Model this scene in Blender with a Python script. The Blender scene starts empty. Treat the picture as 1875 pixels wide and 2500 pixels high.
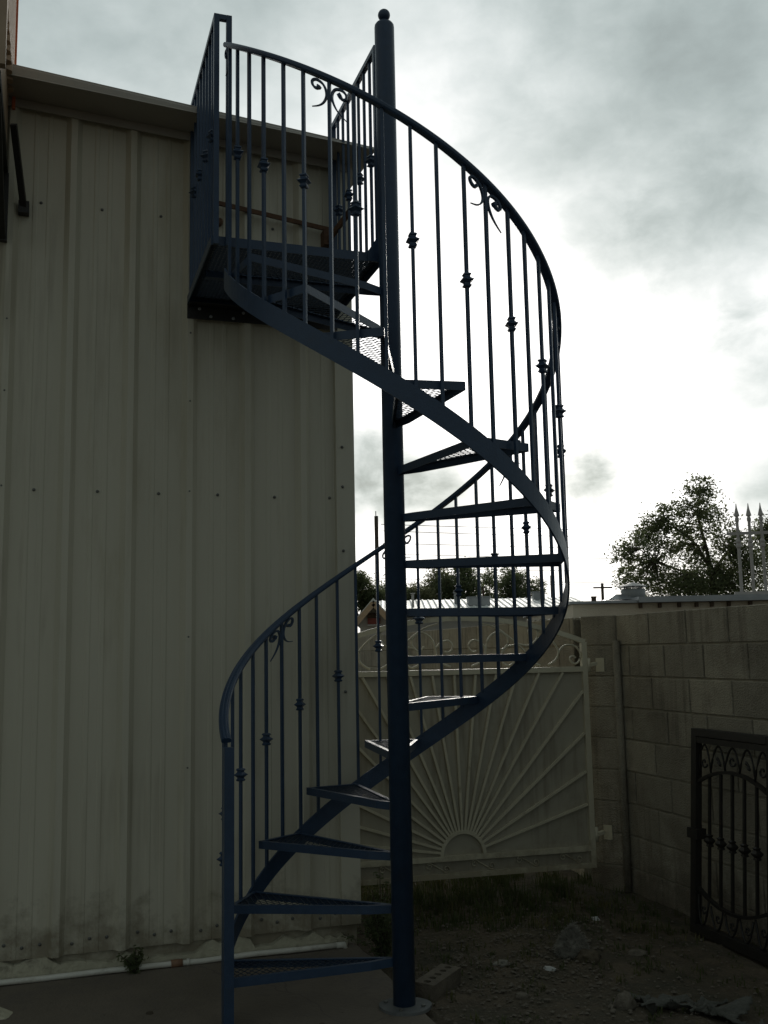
import bpy, math, random
from mathutils import Vector, Matrix
R_ = math.radians
rnd = random.Random(7)
scene = bpy.context.scene
COL = scene.collection

# ------------------------------------------------------------------ camera
K = .947                                    # the stair's own scale, set by the wall and the landing it meets
EYE = 1.59 * K
DZ = EYE - 1.59
F, PITCH, ROLL = 2477.8, R_(7.84), R_(-1.105)          # focal length in photo pixels (1875 x 2500)
fw = Vector((0, math.cos(PITCH), math.sin(PITCH)))
up0 = Vector((0, -math.sin(PITCH), math.cos(PITCH)))
rt0 = Vector((1, 0, 0))
rt = rt0 * math.cos(ROLL) + up0 * math.sin(ROLL)
up = up0 * math.cos(ROLL) - rt0 * math.sin(ROLL)
cd = bpy.data.cameras.new("camera")
cd.sensor_fit = 'VERTICAL'; cd.sensor_height = 36.0; cd.lens = 36.0 * F / 2500.0
cd.clip_start = 0.05; cd.clip_end = 3000
cam = bpy.data.objects.new("camera", cd); COL.objects.link(cam)
cam.matrix_world = Matrix(((rt.x, up.x, -fw.x, 0), (rt.y, up.y, -fw.y, 0), (rt.z, up.z, -fw.z, EYE), (0, 0, 0, 1)))
scene.camera = cam

# ------------------------------------------------------------------ sky, sun, exposure
SUN_AZ, SUN_EL = R_(7.6), R_(17.0)
SD = Vector((math.sin(SUN_AZ) * math.cos(SUN_EL), math.cos(SUN_AZ) * math.cos(SUN_EL), math.sin(SUN_EL)))
world = bpy.data.worlds.new("World"); scene.world = world; world.use_nodes = True
wn, wl = world.node_tree.nodes, world.node_tree.links
wn.clear()
def N(tree, kind, **kw):
    n = tree.nodes.new(kind)
    for k, v in kw.items(): setattr(n, k, v)
    return n
def build_sky():
    t = world.node_tree
    def math_(op, a, b=None, c=None, clamp=False):
        n = N(t, 'ShaderNodeMath', operation=op, use_clamp=clamp)
        for i, v in enumerate((a, b, c)):
            if v is None: continue
            if hasattr(v, 'links'): wl.new(v, n.inputs[i])
            else: n.inputs[i].default_value = v
        return n.outputs[0]
    tc = N(t, 'ShaderNodeTexCoord')
    nrm = N(t, 'ShaderNodeVectorMath', operation='NORMALIZE'); wl.new(tc.outputs['Generated'], nrm.inputs[0])
    d = nrm.outputs[0]
    def dotv(v):
        n = N(t, 'ShaderNodeVectorMath', operation='DOT_PRODUCT'); wl.new(d, n.inputs[0]); n.inputs[1].default_value = v
        return n.outputs['Value']
    sep = N(t, 'ShaderNodeSeparateXYZ'); wl.new(d, sep.inputs[0])
    # cloud-deck coordinates: the direction carried up to a flat layer
    h = math_('ADD', math_('MAXIMUM', sep.outputs['Z'], 0.0), 0.22)
    comb = N(t, 'ShaderNodeCombineXYZ')
    wl.new(math_('DIVIDE', sep.outputs['X'], h), comb.inputs[0]); wl.new(math_('DIVIDE', sep.outputs['Y'], h), comb.inputs[1])
    def noise(scale, detail, rough, off, dist=0.0):
        m = N(t, 'ShaderNodeMapping'); wl.new(comb.outputs[0], m.inputs[0]); m.inputs['Location'].default_value = off
        n = N(t, 'ShaderNodeTexNoise'); wl.new(m.outputs[0], n.inputs['Vector'])
        n.inputs['Scale'].default_value = scale; n.inputs['Detail'].default_value = detail; n.inputs['Roughness'].default_value = rough
        n.inputs['Distortion'].default_value = dist
        return n.outputs[0]
    n1 = noise(1.5, 6, .55, (3.1, .7, 0), .3)
    n2 = noise(4.5, 7, .6, (9.2, 4.4, 0), .2)
    def puff(scale, off):
        m = N(t, 'ShaderNodeMapping'); wl.new(d, m.inputs[0]); m.inputs['Location'].default_value = off; m.inputs['Scale'].default_value = (1, 1, 1.5)
        n = N(t, 'ShaderNodeTexNoise'); wl.new(m.outputs[0], n.inputs['Vector']); n.inputs['Scale'].default_value = scale; n.inputs['Detail'].default_value = 8
        n.inputs['Roughness'].default_value = .58; n.inputs['Distortion'].default_value = .25
        return n.outputs[0]
    n3, n4 = puff(7.0, (2.3, 1.1, .4)), puff(17.0, (.3, 4.1, 2.4))
    c = dotv(SD)
    omc = math_('SUBTRACT', 1.0, c)
    def expk(k): return math_('EXPONENT', math_('MULTIPLY', omc, -k))
    glow = math_('ADD', math_('MULTIPLY', expk(7.0), SKY_B), math_('MULTIPLY', expk(45.0), SKY_C))
    L = math_('ADD', glow, SKY_A)
    # broad light and dark masses of cloud
    mass = math_('ADD', math_('MULTIPLY', n1, 1.1), math_('MULTIPLY', n3, .72))            # about 0.9 mean
    mod = math_('ADD', math_('MULTIPLY', math_('SUBTRACT', mass, .89), 1.15), 1.0)
    mod = math_('MAXIMUM', mod, .35)
    # heavier banks of cloud in fixed directions, ragged by the noise
    wob = math_('SUBTRACT', math_('ADD', math_('MULTIPLY', n3, .45), math_('MULTIPLY', n4, .55)), .5)
    for vec, size, dark, rag in BANKS:
        v = Vector(vec).normalized()
        o = math_('SUBTRACT', 1.0, dotv(v))
        k = math_('SUBTRACT', 1.0, math_('DIVIDE', o, 1 - math.cos(R_(size))))
        k = math_('ADD', k, math_('MULTIPLY', wob, rag))
        k = math_('MULTIPLY', math_('MAXIMUM', k, 0.0), dark, clamp=True)
        mod = math_('MULTIPLY', mod, math_('SUBTRACT', 1.0, k))
    L = math_('MULTIPLY', L, mod)
    colr = N(t, 'ShaderNodeMix', data_type='RGBA')
    wl.new(math_('MULTIPLY', math_('SUBTRACT', L, .45), 1.6, clamp=True), colr.inputs[0])
    colr.inputs[6].default_value = (.86, 1.0, .985, 1); colr.inputs[7].default_value = (1.0, 1.0, .99, 1)
    cl = N(t, 'ShaderNodeVectorMath', operation='SCALE'); wl.new(colr.outputs[2], cl.inputs[0]); wl.new(L, cl.inputs['Scale'])
    sky = N(t, 'ShaderNodeTexSky', sky_type='NISHITA', sun_disc=False)
    sky.sun_elevation = SUN_EL; sky.sun_rotation = SUN_AZ
    sk = N(t, 'ShaderNodeVectorMath', operation='SCALE'); wl.new(sky.outputs[0], sk.inputs[0]); sk.inputs['Scale'].default_value = .005
    add = N(t, 'ShaderNodeVectorMath', operation='ADD'); wl.new(cl.outputs[0], add.inputs[0]); wl.new(sk.outputs[0], add.inputs[1])
    bg = N(t, 'ShaderNodeBackground'); wl.new(add.outputs[0], bg.inputs[0]); bg.inputs[1].default_value = SKY_STRENGTH
    out = N(t, 'ShaderNodeOutputWorld'); wl.new(bg.outputs[0], out.inputs[0])
SKY_A, SKY_B, SKY_C, SKY_STRENGTH = .19, 1.15, .85, 1.0
#        direction                size  darkness raggedness
BANKS = [((.12, .83, .535), 20, .46, .8), ((.27, .84, .47), 12, .34, 1.0), ((.31, .88, .375), 5, .25, 2.2),
         ((.203, .967, .164), 2.7, .74, 2.8), ((-.035, .982, .180), 4.2, .66, 2.4), ((.05, .975, .145), 3.6, .62, 2.4), ((.36, .925, .155), 3.2, .42, 2.6), ((.345, .90, .25), 4.0, .34, 2.8), ((.22, .90, .375), 3.4, .22, 2.6),
         ((-.2, .82, .54), 12, .20, 1.4)]
build_sky()
sl = bpy.data.lights.new("sun", 'SUN'); sl.energy = 1.0; sl.angle = R_(14); sl.color = (1.0, .95, .86)
so = bpy.data.objects.new("sun", sl); COL.objects.link(so)
so.rotation_euler = SD.to_track_quat('Z', 'Y').to_euler()
vs = scene.view_settings
vs.view_transform = 'Standard'; vs.look = 'None'; vs.exposure = 0.0; vs.gamma = 1.0; vs.use_curve_mapping = False

# ------------------------------------------------------------------ materials
def mat(name, c1, c2=None, scale=8, rough=.7, metal=0.0, bump=0.0, bscale=60, detail=6, spec=.5, rand=0.0, c3=None, s3=2.0, stretch=None, t3=(.55, .7)):
    m = bpy.data.materials.new(name); m.use_nodes = True
    t = m.node_tree; b = t.nodes['Principled BSDF']; L = t.links
    b.inputs['Roughness'].default_value = rough; b.inputs['Metallic'].default_value = metal
    b.inputs['Specular IOR Level'].default_value = spec
    tc = N(t, 'ShaderNodeTexCoord'); co = tc.outputs['Object']
    geo = N(t, 'ShaderNodeNewGeometry'); co = geo.outputs['Position']
    if stretch:
        mp = N(t, 'ShaderNodeMapping'); L.new(co, mp.inputs[0]); mp.inputs['Scale'].default_value = stretch; co = mp.outputs[0]
    col = None
    n = N(t, 'ShaderNodeTexNoise'); L.new(co, n.inputs['Vector']); n.inputs['Scale'].default_value = scale; n.inputs['Detail'].default_value = detail
    n.inputs['Roughness'].default_value = .62
    r = N(t, 'ShaderNodeValToRGB'); L.new(n.outputs[0], r.inputs[0])
    r.color_ramp.elements[0].position = .32; r.color_ramp.elements[1].position = .68
    r.color_ramp.elements[0].color = (*c1, 1); r.color_ramp.elements[1].color = (*(c2 or c1), 1)
    col = r.outputs[0]
    if c3:
        n3 = N(t, 'ShaderNodeTexNoise'); L.new(co, n3.inputs['Vector']); n3.inputs['Scale'].default_value = s3; n3.inputs['Detail'].default_value = 8
        n3.inputs['Roughness'].default_value = .7
        r3 = N(t, 'ShaderNodeMapRange'); L.new(n3.outputs[0], r3.inputs[0]); r3.inputs[1].default_value = t3[0]; r3.inputs[2].default_value = t3[1]
        mx = N(t, 'ShaderNodeMix', data_type='RGBA'); L.new(r3.outputs[0], mx.inputs[0]); L.new(col, mx.inputs[6]); mx.inputs[7].default_value = (*c3, 1)
        col = mx.outputs[2]
    if rand:
        oi = N(t, 'ShaderNodeObjectInfo'); mr = N(t, 'ShaderNodeMapRange'); L.new(oi.outputs['Random'], mr.inputs[0])
        mr.inputs[3].default_value = 1 - rand; mr.inputs[4].default_value = 1 + rand
        sc = N(t, 'ShaderNodeVectorMath', operation='SCALE'); L.new(col, sc.inputs[0]); L.new(mr.outputs[0], sc.inputs['Scale']); col = sc.outputs[0]
    L.new(col, b.inputs['Base Color'])
    nr = N(t, 'ShaderNodeMapRange'); L.new(n.outputs[0], nr.inputs[0]); nr.inputs[3].default_value = max(0, rough - .08); nr.inputs[4].default_value = min(1, rough + .1)
    L.new(nr.outputs[0], b.inputs['Roughness'])
    if bump:
        bn = N(t, 'ShaderNodeTexNoise'); L.new(co, bn.inputs['Vector']); bn.inputs['Scale'].default_value = bscale; bn.inputs['Detail'].default_value = 8
        bp = N(t, 'ShaderNodeBump'); L.new(bn.outputs[0], bp.inputs['Height']); bp.inputs['Strength'].default_value = bump; bp.inputs['Distance'].default_value = .02
        L.new(bp.outputs[0], b.inputs['Normal'])
    return m
M = {}
M['blue'] = mat('blue_paint', (.021, .045, .088), (.029, .059, .112), 22, .36, 0, .12, 160, c3=(.03, .047, .074), t3=(.56, .75), s3=9, spec=.5)
M['mesh'] = mat('expanded_metal_paint', (.018, .031, .052), (.024, .041, .066), 30, .5)
M['wall'] = mat('cream_sheet_metal', (.55, .515, .405), (.61, .57, .45), 3, .42, 0, .02, 9, c3=(.46, .415, .295), s3=1.6, stretch=(1, 1, .18), spec=.4)
M['trim'] = mat('tan_trim_metal', (.33, .30, .255), (.37, .34, .285), 4, .45, 0, .02, 20)
def dirt(m, z0, z1, col, amount, scale=7, extra=None):
    t = m.node_tree; b = t.nodes['Principled BSDF']; src = b.inputs['Base Color'].links[0].from_socket
    g = N(t, 'ShaderNodeNewGeometry'); sp = N(t, 'ShaderNodeSeparateXYZ'); t.links.new(g.outputs['Position'], sp.inputs[0])
    n = N(t, 'ShaderNodeTexNoise'); t.links.new(g.outputs['Position'], n.inputs['Vector']); n.inputs['Scale'].default_value = scale; n.inputs['Detail'].default_value = 9; n.inputs['Roughness'].default_value = .68
    r = N(t, 'ShaderNodeMapRange'); t.links.new(sp.outputs['Z'], r.inputs[0]); r.inputs[1].default_value = z1; r.inputs[2].default_value = z0; r.inputs[3].default_value = -.28; r.inputs[4].default_value = .22
    a = N(t, 'ShaderNodeMath', operation='ADD'); t.links.new(r.outputs[0], a.inputs[0]); t.links.new(n.outputs[0], a.inputs[1])
    r2 = N(t, 'ShaderNodeMapRange'); t.links.new(a.outputs[0], r2.inputs[0]); r2.inputs[1].default_value = .48; r2.inputs[2].default_value = .72; r2.inputs[4].default_value = amount
    mx = N(t, 'ShaderNodeMix', data_type='RGBA'); t.links.new(r2.outputs[0], mx.inputs[0]); t.links.new(src, mx.inputs[6]); mx.inputs[7].default_value = (*col, 1)
    t.links.new(mx.outputs[2], b.inputs['Base Color'])
def streaks(m, col, amount):
    t = m.node_tree; b = t.nodes['Principled BSDF']; src = b.inputs['Base Color'].links[0].from_socket
    g = N(t, 'ShaderNodeNewGeometry'); mp = N(t, 'ShaderNodeMapping'); t.links.new(g.outputs['Position'], mp.inputs[0]); mp.inputs['Scale'].default_value = (1, 1, .06)
    n = N(t, 'ShaderNodeTexNoise'); t.links.new(mp.outputs[0], n.inputs['Vector']); n.inputs['Scale'].default_value = 26; n.inputs['Detail'].default_value = 5
    n2 = N(t, 'ShaderNodeTexNoise'); t.links.new(g.outputs['Position'], n2.inputs['Vector']); n2.inputs['Scale'].default_value = 1.3; n2.inputs['Detail'].default_value = 4
    ml = N(t, 'ShaderNodeMath', operation='MULTIPLY'); t.links.new(n.outputs[0], ml.inputs[0]); t.links.new(n2.outputs[0], ml.inputs[1])
    r2 = N(t, 'ShaderNodeMapRange'); t.links.new(ml.outputs[0], r2.inputs[0]); r2.inputs[1].default_value = .27; r2.inputs[2].default_value = .42; r2.inputs[4].default_value = amount
    mx = N(t, 'ShaderNodeMix', data_type='RGBA'); t.links.new(r2.outputs[0], mx.inputs[0]); t.links.new(src, mx.inputs[6]); mx.inputs[7].default_value = (*col, 1)
    t.links.new(mx.outputs[2], b.inputs['Base Color'])
def cracks(m, scale, width, col):
    t = m.node_tree; b = t.nodes['Principled BSDF']; src = b.inputs['Base Color'].links[0].from_socket
    g = N(t, 'ShaderNodeNewGeometry')
    nz = N(t, 'ShaderNodeTexNoise'); t.links.new(g.outputs['Position'], nz.inputs['Vector']); nz.inputs['Scale'].default_value = 5; nz.inputs['Detail'].default_value = 6
    mv = N(t, 'ShaderNodeMix', data_type='VECTOR'); mv.inputs[0].default_value = .14; t.links.new(g.outputs['Position'], mv.inputs[4]); t.links.new(nz.outputs['Color'], mv.inputs[5])
    v = N(t, 'ShaderNodeTexVoronoi', feature='DISTANCE_TO_EDGE'); t.links.new(mv.outputs[1], v.inputs['Vector']); v.inputs['Scale'].default_value = scale
    r = N(t, 'ShaderNodeMapRange'); t.links.new(v.outputs['Distance'], r.inputs[0]); r.inputs[1].default_value = width; r.inputs[2].default_value = 0
    mx = N(t, 'ShaderNodeMix', data_type='RGBA'); t.links.new(r.outputs[0], mx.inputs[0]); t.links.new(src, mx.inputs[6]); mx.inputs[7].default_value = (*col, 1)
    t.links.new(mx.outputs[2], b.inputs['Base Color'])
streaks(M['wall'], (.36, .32, .235), .45); dirt(M['wall'], .10, .55, (.20, .165, .11), .75)
M['screw'] = mat('screw_steel', (.12, .12, .11), (.2, .2, .18), 60, .4, .6)
M['stem'] = mat('painted_concrete', (.44, .41, .30), (.52, .485, .36), 14, .85, 0, .5, 40, c3=(.20, .175, .13), s3=5, t3=(.54, .66))
M['slab'] = mat('slab_concrete', (.125, .104, .078), (.18, .15, .115), 2.2, .85, 0, .35, 70, c3=(.13, .11, .09), s3=3.2, t3=(.5, .7))
M['soil'] = mat('dry_soil', (.062, .048, .03), (.125, .096, .062), 7, .95, 0, 1.0, 34, c3=(.05, .044, .026), s3=2.6, t3=(.45, .62))
cracks(M['slab'], .8, .0035, (.10, .085, .07)); streaks(M['slab'], (.10, .085, .07), .5)
M['gate'] = mat('cream_gate_paint', (.54, .50, .37), (.60, .56, .42), 12, .30, 0, .03, 120, c3=(.38, .34, .24), s3=6)
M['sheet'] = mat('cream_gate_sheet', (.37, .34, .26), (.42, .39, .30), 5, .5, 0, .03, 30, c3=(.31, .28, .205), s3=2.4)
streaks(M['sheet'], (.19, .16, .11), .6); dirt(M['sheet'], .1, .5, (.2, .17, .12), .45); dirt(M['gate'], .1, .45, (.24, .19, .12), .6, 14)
M['block'] = mat('concrete_block', (.30, .27, .205), (.38, .345, .265), 9, .92, 0, .8, 110, rand=.15, c3=(.24, .212, .16), s3=2.5, t3=(.5, .66))
streaks(M['block'], (.12, .10, .075), .6); dirt(M['block'], .0, .6, (.13, .105, .075), .7)
M['mortar'] = mat('mortar', (.30, .27, .205), (.42, .385, .30), 14, .95, 0, .6, 90)
M['black'] = mat('black_iron', (.012, .011, .010), (.022, .019, .016), 30, .5, 0, .1, 120, c3=(.05, .028, .016), s3=10, t3=(.62, .75))
M['rust'] = mat('rusty_steel', (.09, .045, .022), (.16, .085, .045), 30, .8, 0, .3, 150)
M['pvc'] = mat('white_pvc', (.62, .60, .52), (.70, .68, .60), 10, .4, c3=(.4, .37, .3), s3=5)
M['brown'] = mat('pipe_coupling', (.22, .12, .07), (.28, .16, .09), 20, .6)
M['brick'] = mat('pale_brick', (.11, .092, .068), (.165, .138, .10), 18, .9, 0, .5, 90)
M['fibre'] = mat('grey_fibre', (.17, .16, .13), (.25, .235, .195), 24, 1.0, 0, .5, 60)
M['rag'] = mat('grey_cloth', (.075, .075, .063), (.115, .115, .098), 20, .95, 0, .5, 90, c3=(.07, .06, .045), s3=6)
M['stone'] = mat('pebbles', (.10, .085, .062), (.18, .155, .12), 40, .9, 0, .4, 120)
M['litter'] = mat('white_scrap', (.42, .42, .40), (.5, .5, .47), 20, .6)
M['grass'] = mat('weeds', (.045, .062, .018), (.085, .10, .03), 6, .75, c3=(.17, .14, .06), s3=3.5, t3=(.52, .62))
M['leafd'] = mat('dark_leaves', (.045, .065, .028), (.10, .125, .055), 2.4, .55)
M['leafw'] = mat('olive_leaves', (.075, .09, .04), (.13, .14, .06), 1.4, .6)
def translucent(m, k, col):
    t = m.node_tree; b = t.nodes['Principled BSDF']; out = t.nodes['Material Output']
    tr = N(t, 'ShaderNodeBsdfTranslucent'); tr.inputs[0].default_value = (*col, 1)
    mx = N(t, 'ShaderNodeMixShader'); mx.inputs[0].default_value = k
    t.links.new(b.outputs[0], mx.inputs[1]); t.links.new(tr.outputs[0], mx.inputs[2]); t.links.new(mx.outputs[0], out.inputs[0])
translucent(M['leafd'], .6, (.23, .26, .13)); translucent(M['leafw'], .6, (.30, .30, .17)); translucent(M['grass'], .3, (.10, .12, .04))
M['bark'] = mat('bark', (.06, .045, .032), (.10, .078, .055), 14, .95, 0, .6, 40)
M['stucco'] = mat('cream_stucco', (.60, .52, .41), (.67, .585, .465), 3, .95, 0, .4, 60, c3=(.47, .38, .28), s3=1.2)
M['flash'] = mat('zinc_flashing', (.30, .31, .32), (.40, .41, .42), 5, .4, .5)
M['galv'] = mat('galvanised_vent', (.24, .25, .25), (.32, .33, .33), 8, .6, .2)
M['wood'] = mat('dark_wood', (.055, .035, .024), (.09, .06, .04), 12, .9, 0, .3, 60)
M['polew'] = mat('pole_wood', (.09, .07, .055), (.13, .105, .08), 10, .95)
M['white_roof'] = mat('white_roof', (.62, .63, .60), (.72, .73, .69), 2, .5, c3=(.5, .5, .46), s3=1.0)
M['white_fence'] = mat('white_fence', (.40, .37, .345), (.47, .44, .41), 10, .5)
M['house'] = mat('house_wall', (.42, .40, .35), (.50, .47, .42), 3, .9)
M['tanwood'] = mat('tan_board', (.42, .29, .18), (.50, .36, .23), 8, .8)
M['redsign'] = mat('red_board', (.22, .05, .035), (.28, .07, .05), 8, .7)
M['cooler'] = mat('tan_cooler_metal', (.36, .25, .16), (.45, .32, .21), 5, .5, 0, .05, 40, c3=(.30, .17, .09), s3=3)
M['orange'] = mat('orange_trim', (.50, .12, .04), (.60, .16, .06), 10, .5)
M['wire'] = mat('wire', (.03, .03, .03), None, 10, .6)
M['plate'] = mat('weathered_plate', (.10, .105, .105), (.15, .155, .15), 20, .7)
M['tarwall'] = mat('brown_stucco', (.30, .25, .20), (.36, .31, .25), 2, .95)

# ------------------------------------------------------------------ mesh helpers
class MB:
    def __init__(s): s.v = []; s.f = []
    def add(s, vs, fs):
        o = len(s.v); s.v += [tuple(v) for v in vs]; s.f += [tuple(i + o for i in f) for f in fs]
    def hexa(s, p):            # 8 points: bottom ring 0-3, top ring 4-7
        s.add(p, [(3, 2, 1, 0), (4, 5, 6, 7), (0, 1, 5, 4), (1, 2, 6, 5), (2, 3, 7, 6), (3, 0, 4, 7)])
    def box(s, x0, x1, y0, y1, z0, z1, fr=None):
        p = [(x0, y0, z0), (x1, y0, z0), (x1, y1, z0), (x0, y1, z0), (x0, y0, z1), (x1, y0, z1), (x1, y1, z1), (x0, y1, z1)]
        if fr: p = [fr(*q) for q in p]
        s.hexa(p)
    def bar(s, a, b, w, h, upv=(0, 0, 1)):   # rectangular bar from a to b, w sideways, h along up
        a, b = Vector(a), Vector(b); d = (b - a).normalized(); u = Vector(upv)
        if abs(d.dot(u)) > .98: u = Vector((1, 0, 0)) if abs(d.x) < .9 else Vector((0, 1, 0))
        x = d.cross(u).normalized() * (w / 2); y = x.cross(d).normalized() * (h / 2)
        s.hexa([a - x - y, a + x - y, a + x + y, a - x + y, b - x - y, b + x - y, b + x + y, b - x + y])
    def sweep(s, pts, prof, frames=None, closed_prof=True, caps=True, scale=None):
        # prof: list of (side, up); frames: list of (side vec, up vec)
        n = len(prof); vs = []
        for i, p in enumerate(pts):
            p = Vector(p)
            if frames: sx, uy = frames[i]
            else:
                a = Vector(pts[max(i - 1, 0)]); b = Vector(pts[min(i + 1, len(pts) - 1)]); d = (b - a).normalized()
                ref = Vector((0, 0, 1)) if abs(d.z) < .95 else Vector((1, 0, 0))
                sx = d.cross(ref).normalized(); uy = sx.cross(d).normalized()
            k = scale[i] if scale else 1.0
            vs += [p + sx * (q[0] * k) + uy * (q[1] * k) for q in prof]
        fs = []
        for i in range(len(pts) - 1):
            for j in range(n):
                j2 = (j + 1) % n
                fs.append((i * n + j, i * n + j2, (i + 1) * n + j2, (i + 1) * n + j))
        if caps: fs += [tuple(reversed(range(n))), tuple(range((len(pts) - 1) * n, len(pts) * n))]
        s.add(vs, fs)
    def tube(s, pts, r, n=8, scale=None, frames=None):
        s.sweep(pts, [(r * math.cos(2 * math.pi * k / n), r * math.sin(2 * math.pi * k / n)) for k in range(n)], frames, scale=scale)
    def lathe(s, prof, n=24, c=(0, 0, 0), a0=0.0):   # prof (r,z)
        vs = []; fs = []; c = Vector(c)
        for r, z in prof:
            for k in range(n):
                a = a0 + 2 * math.pi * k / n
                vs.append((c.x + r * math.cos(a), c.y + r * math.sin(a), c.z + z))
        for i in range(len(prof) - 1):
            for k in range(n):
                k2 = (k + 1) % n; fs.append((i * n + k, i * n + k2, (i + 1) * n + k2, (i + 1) * n + k))
        fs.append(tuple(reversed(range(n)))); fs.append(tuple(range((len(prof) - 1) * n, len(prof) * n)))
        s.add(vs, fs)
    def prism(s, poly, z0, z1, fr=None):
        n = len(poly); p = [(x, y, z0) for x, y in poly] + [(x, y, z1) for x, y in poly]
        if fr: p = [fr(*q) for q in p]
        s.add(p, [tuple(reversed(range(n))), tuple(range(n, 2 * n))] + [(k, (k + 1) % n, n + (k + 1) % n, n + k) for k in range(n)])
    def mesh(s, name, m, smooth=False):
        me = bpy.data.meshes.new(name); me.from_pydata(s.v, [], s.f); me.materials.append(m)
        if smooth: me.polygons.foreach_set('use_smooth', [True] * len(me.polygons))
        me.update(); return me
WL = {}                                    # world location of every object (parents carry no rotation unless noted)
def link(o, parent=None, loc=(0, 0, 0), rz=0.0, local=False):
    COL.objects.link(o); loc = Vector(loc)
    if parent is not None and not local:
        o.parent = parent; o.location = loc - WL[parent.name]
    elif parent is not None:
        o.parent = parent; o.location = loc
    else: o.location = loc
    WL[o.name] = loc if not local else WL[parent.name] + loc
    o.rotation_euler.z = rz
    return o
def obj(name, mb, m, parent=None, smooth=False):          # mesh given in world coordinates; origin moved to its base
    xs = [v[0] for v in mb.v]; ys = [v[1] for v in mb.v]; zs = [v[2] for v in mb.v]
    c = Vector(((min(xs) + max(xs)) / 2, (min(ys) + max(ys)) / 2, min(zs)))
    mb.v = [(v[0] - c.x, v[1] - c.y, v[2] - c.z) for v in mb.v]
    return link(bpy.data.objects.new(name, mb.mesh(name, M[m], smooth)), parent, c)
def inst(name, me, parent, loc, rz=0.0, local=False):
    return link(bpy.data.objects.new(name, me), parent, loc, rz, local)
def thing(name, label, cat, loc, group=None):
    o = link(bpy.data.objects.new(name, None), None, loc); o.empty_display_size = .1
    return tag(o, label, cat, group)
def tag(o, label=None, cat=None, group=None, kind=None):
    for k, v in (('label', label), ('category', cat), ('group', group), ('kind', kind)):
        if v: o[k] = v
    return o
# wall frame: t runs along the metal wall to the right, n runs away from the viewer, square to it
WA = R_(18.28)
ET, EN = Vector((math.cos(WA), math.sin(WA), 0)), Vector((-math.sin(WA), math.cos(WA), 0))
def TN(t, n, z=0.0): return ET * t + EN * n + Vector((0, 0, z))
NW = 5.287                                  # the metal wall's plane
CX, CY = .0492 * K, 4.8276 * K                      # the stair's centre pole

# ------------------------------------------------------------------ setting
def slab_z(n): 
    return .004 + .010 * min(max((n - 4.4) / .8, 0), 1)
def gz(x, y):                                # height of the dirt yard relative to its mean
    from mathutils import noise as mn
    z = .035 * mn.noise(Vector((x * 1.3, y * 1.3, 0))) + .018 * mn.noise(Vector((x * 4, y * 4, 3))) + .008 * mn.noise(Vector((x * 11, y * 11, 5)))
    k = min(max((x - .9) / .7, 0), 1); return z - .055 * k * k * (3 - 2 * k)
def ground():
    xs = [-900, -200, -60, -20, -8] + [-4 + .08 * i for i in range(int(9 / .08))] + [5.5, 8, 14, 30, 80, 250, 900]
    ys = [-400, -80, -20, -6] + [2.5 + .08 * i for i in range(int(6.5 / .08))] + [9.5, 11, 14, 20, 40, 90, 250, 900]
    from mathutils import noise as mn
    mb = MB()
    for y in ys:
        for x in xs:
            z = -.012
            if -3 < x < 4 and 3 < y < 8.6:
                z += gz(x, y)
            p = Vector((x, y, 0)); t, n = p.dot(ET), p.dot(EN)
            if t < 1.57: z = min(z, -.03) - (.05 if t < 1.53 else 0)
            mb.v.append((x, y, z))
    nx = len(xs)
    for j in range(len(ys) - 1):
        for i in range(nx - 1):
            a = j * nx + i; mb.f.append((a, a + 1, a + nx + 1, a + nx))
    return tag(link(bpy.data.objects.new('ground', mb.mesh('ground', M['soil'], True))), kind='structure')
ground()
def slab():
    mb = MB(); ns = [-6, 2.0, 4.6] + [4.62 + .066 * i for i in range(1, 11)] + [5.34]
    ts = [-9, -2] + [-1 + .2 * i for i in range(12)] + [1.40, 1.545]
    k = len(ts)
    for n in ns:
        for i, t in enumerate(ts):
            e = .012 * math.sin(n * 9.1) + .007 * math.sin(n * 23) if i == k - 1 else 0
            mb.v.append(tuple(TN(t + e, n, slab_z(n))))
    for n in ns:
        for i, t in enumerate(ts):
            e = .012 * math.sin(n * 9.1) + .007 * math.sin(n * 23) if i == k - 1 else 0
            mb.v.append(tuple(TN(t + e, n, slab_z(n) - .11)))
    o = k * len(ns)
    for j in range(len(ns) - 1):
        for i in range(k - 1):
            a = j * k + i; mb.f.append((a, a + 1, a + k + 1, a + k))
        a = j * k + k - 1; mb.f.append((a, o + a, o + a + k, a + k))
    for i in range(k - 1):
        a = (len(ns) - 1) * k + i; mb.f.append((a, a + 1, o + a + 1, o + a)); b = i; mb.f.append((b + 1, b, o + b, o + b + 1))
    tag(link(bpy.data.objects.new('pavement', mb.mesh('pavement', M['slab']))), kind='structure')
slab()

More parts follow.
